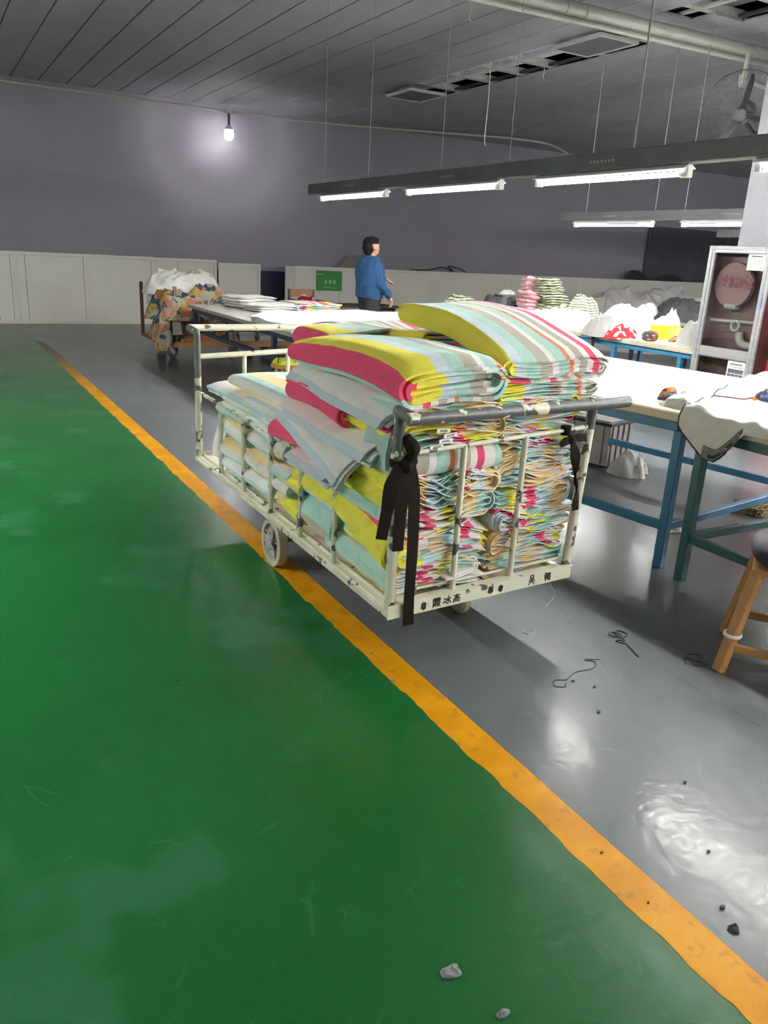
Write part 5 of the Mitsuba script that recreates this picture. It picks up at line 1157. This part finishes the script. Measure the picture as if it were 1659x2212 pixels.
for j in range(1, nh + 1):
    t = j / nh; e = topc[:, -1].copy()
    e[:, 0] += -0.020 * min(1, t * 5) - 0.012 * t + 0.014 * n3(np.stack([np.linspace(0, 6, nu), np.full(nu, t * 2.0), np.zeros(nu)], 1), 63)
    e[:, 1] += 0.10 * t * (0.28 - np.linspace(0, 1, nu)) * (drop > 0.06)
    e[:, 2] = e[:, 2] * (1 - min(1, t * 5)) + (ZT2 + 0.006) * min(1, t * 5) - drop * max(0, (t - 0.06) / 0.94)
    hang.append(e)
allp = np.concatenate([topc, np.stack(hang, 1)], 1); nv2 = allp.shape[1]


def cloth_grid(A, th=0.004):
    n_, m_ = A.shape[:2]; V = A.reshape(-1, 3)
    i, j = np.meshgrid(np.arange(n_ - 1), np.arange(m_ - 1), indexing='ij')
    f = np.stack([i * m_ + j, (i + 1) * m_ + j, (i + 1) * m_ + j + 1, i * m_ + j + 1], -1).reshape(-1, 4)
    m = trimesh.Trimesh(V, np.vstack([f[:, [0, 1, 2]], f[:, [0, 2, 3]]]), process=False); N = m.vertex_normals
    return trimesh.Trimesh(np.vstack([V + N * th / 2, V - N * th / 2]), np.vstack([m.faces, m.faces[:, ::-1] + len(V)]), process=False)


put('cloth', cloth_grid(allp), 'mat_whitecloth', gm, smooth=True)
us = np.linspace(0.20, 0.40, 16) * (nu - 1)
rowsb, rowsp = [], []
for q_ in us:
    i0 = int(q_); f0 = q_ - i0; col = allp[i0, nv:] * (1 - f0) + allp[min(i0 + 1, nu - 1), nv:] * f0; L_ = max(1e-3, col[0, 2] - col[-1, 2])
    for t0, t1, rr_ in ((max(0, 1 - 0.062 / L_), 1.0, rowsb), (max(0, 1 - 0.030 / L_), max(0.05, 1 - 0.012 / L_), rowsp)):
        rr_.append([[np.interp(t, np.linspace(0, 1, nh), col[:, d]) for d in range(3)] for t in np.linspace(t0, t1, 6)])
put('grey_band', cloth_grid(np.array(rowsb) + np.array((-0.005, 0, 0)), 0.004), 'mat_greyband', gm, smooth=True, label='grey printed corner band')
put('print_streak', cloth_grid(np.array(rowsp)[3:13] + np.array((-0.0085, 0, 0)), 0.002), 'mat_orangeprint', gm, smooth=True)
put('piping', tube(np.vstack([allp[0], allp[: int(nu * .36), -1]]), 0.005, 6), 'mat_trim', gm)
put('piping', tube(np.vstack([allp[int(nu * .02): int(nu * .5), int(nv * .42)] + np.array((0, 0, 0.004))]), 0.004, 6), 'mat_redink', gm)
heap('sleeve', None, 3.40, 2.85, ZT2 - 0.004, 0.075, 0.15, 0.055, 'mat_whitecloth', 601, 0.03, 14, rot=-30, parent=gm)
heap('sleeve', None, 3.58, 2.93, ZT2 - 0.004, 0.09, 0.16, 0.06, 'mat_whitecloth', 605, 0.03, 14, rot=-50, parent=gm)
heap('sleeve_opening', None, 3.40, 2.93, ZT2 + 0.035, 0.035, 0.05, 0.02, 'mat_trim', 606, 0.01, 20, parent=gm)
heap('cuff', 'orange and navy printed cuff', 3.52, 3.05, ZT2, 0.07, 0.05, 0.06, 'mat_orangeprint', 602, 0.03, 16, parent=gm)
heap('print_cloth', 'orange and navy printed cloth lump on the white garment at the right edge', 3.86, 2.62, ZT2 + 0.02, 0.10, 0.12, 0.10, 'mat_orangeprint', 603, 0.03, 12)
heap('white_cloth', 'white cloth peak rising behind the printed lump at the right edge', 4.05, 2.80, ZT2, 0.20, 0.18, 0.19, 'mat_whitecloth', 604, 0.05, 7, power=1.4)

# -- under the tables on the right
mat('mat_crate', lambda p, n, uv: mix((0.20, 0.185, 0.18), (0.27, 0.25, 0.245), fbm(p.x * 4, p.y * 4, p.z * 25, 3)), 0.6)
bn = thing('bin', 'grey ribbed storage bin with a black lid, under the pale topped table', 'bin')
parts_ = [('body', box(-0.02, 0.30, -0.0, 0.55, 0.02, 0.345, 0.006), 'mat_crate'), ('lid', box(-0.035, 0.315, -0.015, 0.565, 0.345, 0.37, 0.005), 'mat_black'), ('lid_panel', box(0.0, 0.28, 0.02, 0.53, 0.37, 0.376, 0.002), 'mat_crate')]
parts_ += [('rib', box(x - 0.008, x + 0.008, -0.012, 0.0, 0.03, 0.34, 0.003), 'mat_crate') for x in (0.02, 0.10, 0.18, 0.26)] + [('rib', box(-0.032, -0.02, y - 0.008, y + 0.008, 0.03, 0.34, 0.003), 'mat_crate') for y in (0.06, 0.2, 0.34, 0.48)]
for nm, m, b in parts_:
    rotz(m, 14); m.apply_translation((4.60, 4.48, 0)); put(nm, m, b, bn, smooth=False)
heap('rag', 'crumpled grey rag hanging in front of the storage bin', 4.68, 4.30, 0.0, 0.17, 0.13, 0.15, 'mat_greycloth', 610, 0.07, 10)
mat('mat_straw', lambda p, n, uv: mix((0.20, 0.14, 0.055), (0.34, 0.25, 0.11), noise(p.x * 90, p.y * 90, p.z * 90)), 0.9)
br = thing('broom', 'straw broom head lying on the floor at the right edge, under the tables', 'broom')
rs = np.random.default_rng(9)
put('bristles', cat([tube([(4.99 + 0.02 * rs.normal(), 3.20 + 0.03 * rs.normal(), 0.10), (4.80 + 0.05 * rs.random(), 3.22 + 0.14 * (rs.random() - .5), 0.015 + 0.07 * rs.random()), (4.64 + 0.06 * rs.random(), 3.24 + 0.24 * (rs.random() - .5), 0.012 + 0.06 * rs.random())], 0.0035, 4) for _ in range(150)]), 'mat_straw', br, kind='stuff', label='straw bristles')
put('handle', rod((4.98, 3.20, 0.10), (5.12, 3.12, 0.62), 0.013, 12), 'mat_wood', br)

# wooden stool with a black cushion, foreground right
s2 = thing('stool', 'orange brown wooden stool with splayed legs in the right foreground', 'stool')
c2 = np.array((2.955, 1.78))
feet = [c2 + 0.295 * np.array((math.cos(math.radians(a)), math.sin(math.radians(a)))) for a in (170, 80, -10, -100)]
tops = [c2 + 0.195 * np.array((math.cos(math.radians(a)), math.sin(math.radians(a)))) for a in (170, 80, -10, -100)]
P3 = lambda i, z: np.array([*(feet[i] + (tops[i] - feet[i]) * z / 0.42), z])
for i in range(4):
    d = np.array([*(feet[i] - c2), 0]); d /= np.linalg.norm(d)
    put('leg', bar(P3(i, 0.0), P3(i, 0.42), 0.048, 0.036, up=d), 'mat_wood', s2, smooth=False)
for i, z in ((0, 0.21), (1, 0.11), (2, 0.21), (3, 0.105)):
    j = (i + 1) % 4; put('stretcher', bar(P3(i, z), P3(j, z), 0.022, 0.034), 'mat_wood', s2, smooth=False)
sq = hexa([(*(c2 + (0.225) * np.array((math.cos(math.radians(a)), math.sin(math.radians(a))))), z) for a in (170, 80, -10, -100) for z in (0.415, 0.44)])
put('seat', sq, 'mat_wood', s2, smooth=False)
put('binding', cat([tube([P3(0, 0.155) + 0.033 * (math.cos(t) * np.array((0.17, 0.98, 0)) + math.sin(t) * np.array((-0.98, 0.17, 0))) + np.array((0, 0, 0.004 * k)) for t in np.linspace(0, 2 * math.pi, 20)], 0.0035, 6) for k in range(3)] + [tube(curve([P3(0, 0.155) + (0.03, 0.0, 0), P3(0, 0.12) + (0.045, 0.0, 0), P3(0, 0.08) + (0.035, 0, 0)], 10), 0.002, 5)]), 'mat_whitecloth', s2, label='white string tied round the leg')
cu = trimesh.creation.icosphere(4); v_ = cu.vertices; cu.vertices = np.sign(v_) * np.abs(v_) ** np.array((0.62, 0.62, 1.0)) * np.array((0.185, 0.175, 0.058)); rotz(cu, 35); cu.vertices = cu.vertices + 0.012 * n3(cu.vertices * 9, 5)[:, None] * np.array((0.3, 0.3, 1)); cu.apply_translation((c2[0] + 0.005, c2[1] + 0.01, 0.492))
mat('mat_cushion', weave((0.012, 0.013, 0.017), (0.028, 0.029, 0.035), 60), 0.85, sheen=0.4)
put('cushion', cu, 'mat_cushion', smooth=True, label='black stuffed cushion lying on the orange brown stool', cat='cushion')

mat('mat_scrap', weave((0.10, 0.115, 0.11), (0.20, 0.21, 0.20), 90), 0.9)

# ------------------------------------------------------------------ threads, lint and scraps on the floor
def thread(label, pts, r=0.0022, m='mat_black'):
    P = curve([(x, y, r * 0.8 + (z if len(q) > 2 else 0)) for q in pts for x, y, z in [(q[0], q[1], q[2] if len(q) > 2 else 0)]], 70)
    put('thread', tube(P, r, 6), m, smooth=40, label=label, cat='thread')


mat('mat_threaddark', (0.03, 0.035, 0.04), 0.8)
thread('tangled dark thread with a loose tail on the grey floor right of the trolley', [(2.44, 2.05), (2.47, 2.13), (2.485, 2.19), (2.46, 2.20), (2.47, 2.165), (2.50, 2.19), (2.505, 2.25), (2.54, 2.27), (2.555, 2.23), (2.52, 2.21), (2.49, 2.22), (2.47, 2.25, .004), (2.50, 2.27), (2.515, 2.23, .004), (2.48, 2.18)], 0.0028, 'mat_threaddark')
thread('long thin curly dark thread on the grey floor below the tangled one', [(2.27, 2.10), (2.21, 2.125), (2.235, 2.09), (2.19, 2.055), (2.10, 2.06), (2.03, 2.03), (1.985, 2.045), (1.955, 2.01), (1.985, 1.99), (2.01, 2.01)], 0.0018, 'mat_threaddark')
thread('small pale thread loop on the grey floor in front of the trolley', [(2.13, 2.43), (2.15, 2.445), (2.18, 2.43), (2.165, 2.40), (2.14, 2.405), (2.135, 2.43)], 0.0014, 'mat_lint')
thread('tangled dark threads beside the foot of the right stool', [(2.60, 1.95), (2.66, 1.98), (2.70, 1.95), (2.64, 1.92), (2.60, 1.90), (2.66, 1.88), (2.62, 1.96), (2.58, 1.92)], 0.002, 'mat_threaddark')
thread('long pale thread on the dark floor behind the front castor', [(2.40, 2.60), (2.52, 2.68), (2.60, 2.80), (2.66, 2.98), (2.62, 3.10)], 0.0012, 'mat_lint')
heap('fabric_scrap', 'grey crumpled fabric scrap on the green floor near the bottom edge', 0.882, 1.115, 0.001, 0.024, 0.018, 0.010, 'mat_scrap', 701, 0.008, 60, cat_='scrap', na=28, nr=10)
heap('fabric_scrap', 'small grey fabric scrap on the green floor, lowest of the two scraps', 0.922, 0.975, 0.001, 0.016, 0.009, 0.008, 'mat_scrap', 702, 0.006, 80, cat_='scrap', na=28, nr=10)
heap('dirt_lump', 'dark dirt lump on the grey floor close to the yellow line at lower right', 1.582, 0.905, 0.0, 0.017, 0.013, 0.012, 'mat_threaddark', 703, 0.007, 80, cat_='dirt', na=24, nr=8)
heap('white_lint', 'white lint tuft on the dark floor under the teal table', 3.95, 3.16, 0.0, 0.10, 0.03, 0.02, 'mat_whitecloth', 704, 0.02, 40, cat_='lint', na=30, nr=10)
rs = np.random.default_rng(77)
for i, (x, y, r, lab) in enumerate(((1.40, 2.30, .010, 'grey lint speck at the left edge of the yellow line'), (1.425, 2.52, .006, 'small grey lint speck on the yellow line nearest the trolley'), (2.045, 2.01, .007, 'dark speck on the grey floor beside the end of the curly thread'), (2.09, 1.94, .006, 'dark speck on the grey floor just below the curly thread'), (1.98, 1.80, .008, 'dark speck just above the upper lamp reflection on the floor'), (1.94, 1.37, .006, 'dark speck right of the lower lamp reflection on the grey floor'), (1.615, 0.965, .007, 'dark speck beside the dark dirt lump at lower right'), (1.45, 1.06, .004, 'lower of two dark specks on the yellow line'), (1.47, 1.25, .005, 'upper of two dark specks on the yellow line'), (0.67, 2.63, .006, 'lone dark speck on the green floor'), (1.75, 1.12, .005, 'dark speck inside the lower lamp reflection on the floor'))):
    heap('dirt_speck', lab, x, y, 0.002, r, r * 0.7, r * 0.5, 'mat_threaddark' if i > 1 else 'mat_scrap', 710 + i, 0.003, 90, cat_='dirt', na=14, nr=5)

# ------------------------------------------------------------------ the man in the blue jacket
mat('mat_skin', (0.42, 0.24, 0.18), 0.6)
mat('mat_hair', (0.006, 0.005, 0.006), 0.8, spec=0.1)
mat('mat_jacket', weave((0.017, 0.048, 0.115), (0.027, 0.066, 0.145), 16), 0.9, spec=0.1)
mat('mat_trousers', (0.012, 0.012, 0.014), 0.8)
MX, MY = 5.33, 9.98
man = thing('person', 'man in a blue jacket and dark trousers, seen from behind and side, right hand lowered', 'person')


def blob(chains, refine=0.02, taub=10):
    """Hulls of sphere pairs joined into one smooth surface. chains: lists of (x, y, z, r)."""
    ms = []
    for ch_ in chains:
        sp = [m3.Manifold.sphere(r, 20).scale((1, 1, 1)).translate((x, y, z)) for x, y, z, r in ch_]
        ms += [m3.Manifold.batch_hull([a, b]) for a, b in zip(sp[:-1], sp[1:])] if len(sp) > 1 else sp
    u = m3.Manifold.batch_boolean(ms, m3.OpType.Add).refine_to_length(refine)
    me = u.to_mesh(); t = trimesh.Trimesh(me.vert_properties[:, :3], me.tri_verts, process=True)
    trimesh.smoothing.filter_taubin(t, iterations=taub)
    return t


def place_man(m):
    m.apply_translation((MX, MY, 0)); return m


# forward = +x, left = +y
ARM_R = [(-.01, -.205, 1.40, .052), (.02, -.25, 1.15, .043), (.16, -.245, 1.015, .032)]
ARM_L = [(-.01, .205, 1.40, .052), (.10, .235, 1.17, .043), (.31, .215, 1.20, .031)]
TOR = [[(0, -.10, .98, .12), (0, .10, .98, .12)], [(-.01, -.10, 1.12, .12), (-.01, .10, 1.12, .12)], [(-.01, -.13, 1.30, .12), (-.01, .13, 1.30, .12)], [(-.015, -.16, 1.405, .07), (-.015, .16, 1.405, .07)],
       [(0, -.10, .98, .12), (-.01, -.13, 1.30, .12)], [(0, .10, .98, .12), (-.01, .13, 1.30, .12)], [(-.01, -.13, 1.30, .12), (-.015, -.16, 1.405, .07)], [(-.01, .13, 1.30, .12), (-.015, .16, 1.405, .07)], [(0, 0, 1.05, .125), (-.02, 0, 1.36, .115)]]
LEGS = [[(.0, s * .095, .92, .095), (.02 + .03 * s, s * .10, .50, .062), (-.02 + .06 * s, s * .10, .09, .043)] for s in (-1, 1)]
FEET = [[(-.04 + .06 * s, s * .10, .05, .042), (.14 + .06 * s, s * .115, .035, .034)] for s in (-1, 1)]
HEAD = [[(-.015, 0, 1.43, .056), (.005, 0, 1.52, .055)], [(-.02, 0, 1.635, .094), (.02, 0, 1.625, .088)], [(.02, 0, 1.60, .078), (.055, 0, 1.545, .042)], [(.09, 0, 1.612, .020), (.112, 0, 1.588, .014)], [(.075, -.03, 1.553, .022), (.075, .03, 1.553, .022)], [(-.005, -.093, 1.60, .022), (-.015, -.095, 1.625, .020)], [(-.005, .093, 1.60, .022), (-.015, .095, 1.625, .020)]]


def hand(wr, d, up, side):
    """Palm and five fingers from the wrist along d; up: back of the hand; side: towards the thumb."""
    wr, d, up, side = (np.array(a, float) for a in (wr, d, up, side)); ch_ = []
    pal = [wr + side * o + d * 0.085 for o in (-.030, -.010, .010, .030)]
    for p_ in pal:
        ch_.append([(*wr, .024), (*(p_ - d * .01), .013)])
    for p_, L in zip(pal, (.055, .070, .076, .068)):
        a, b, c = p_, p_ + d * L * .5 - up * .008, p_ + d * L * .9 - up * .026
        ch_.append([(*a, .0095), (*b, .0088), (*c, .0075)])
    t0, t1, t2 = wr + side * .022 + d * .025, wr + side * .052 + d * .055 - up * .01, wr + side * .058 + d * .095 - up * .022
    ch_.append([(*t0, .013), (*t1, .0105), (*t2, .0085)])
    return ch_


HR = hand((.175, -.244, 1.00), (.36, .02, -.93), (.93, 0, .36), (0.0, 1, 0.0))
HL = hand((.33, .213, 1.203), (.93, -.05, -.26), (.26, 0, .93), (0, -1, 0))
body = blob(TOR + [ARM_R, ARM_L] + LEGS + FEET + HEAD + HR + HL, 0.02, 6)
put('body', place_man(body), 'mat_skin', man, smooth=True)
fat = lambda chs, g: [[(x, y, z, r + g) for x, y, z, r in c_] for c_ in chs]
jk = blob(fat(TOR, .022) + fat([ARM_R, ARM_L], .020) + [[(.0, -.09, .965, .14), (.0, .09, .965, .14)], [(-.015, 0, 1.44, .072), (-.01, 0, 1.475, .066)]], 0.022, 5)
jk.vertices = jk.vertices + jk.vertex_normals * (0.010 * 2 * n3(jk.vertices * np.array((14, 14, 7)), 8))[:, None]
jk = jk.slice_plane((0, 0, 0.955), (0, 0, 1), cap=True)
put('jacket', place_man(jk), 'mat_jacket', man, smooth=40, label='blue work jacket')
tr = blob(fat(LEGS, .018) + [[(0, -.09, .95, .125), (0, .09, .95, .125)]], 0.025, 5)
put('trousers', place_man(tr), 'mat_trousers', man, smooth=True, label='dark trousers')
for s in (-1, 1):
    put('shoe', place_man(blob([[(-.05 + .06 * s, s * .10, .045, .045), (.15 + .06 * s, s * .115, .038, .038)]], 0.015, 4)), 'mat_black', man, smooth=True)
hr = blob([[(-.035, 0, 1.655, .093), (.01, 0, 1.668, .086)], [(-.05, -.03, 1.60, .070), (-.05, .03, 1.60, .070)], [(-.055, -.03, 1.55, .045), (-.055, .03, 1.55, .045)], [(.06, -.03, 1.705, .034), (.085, .03, 1.698, .026)]], 0.012, 6)
put('hair', place_man(hr), 'mat_hair', man, smooth=True, label='short black hair')
put('eye', place_man(cat([trimesh.creation.icosphere(2, 0.009).apply_translation((.092, s * .032, 1.628)) for s in (-1, 1)])), 'mat_black', man, smooth=True)
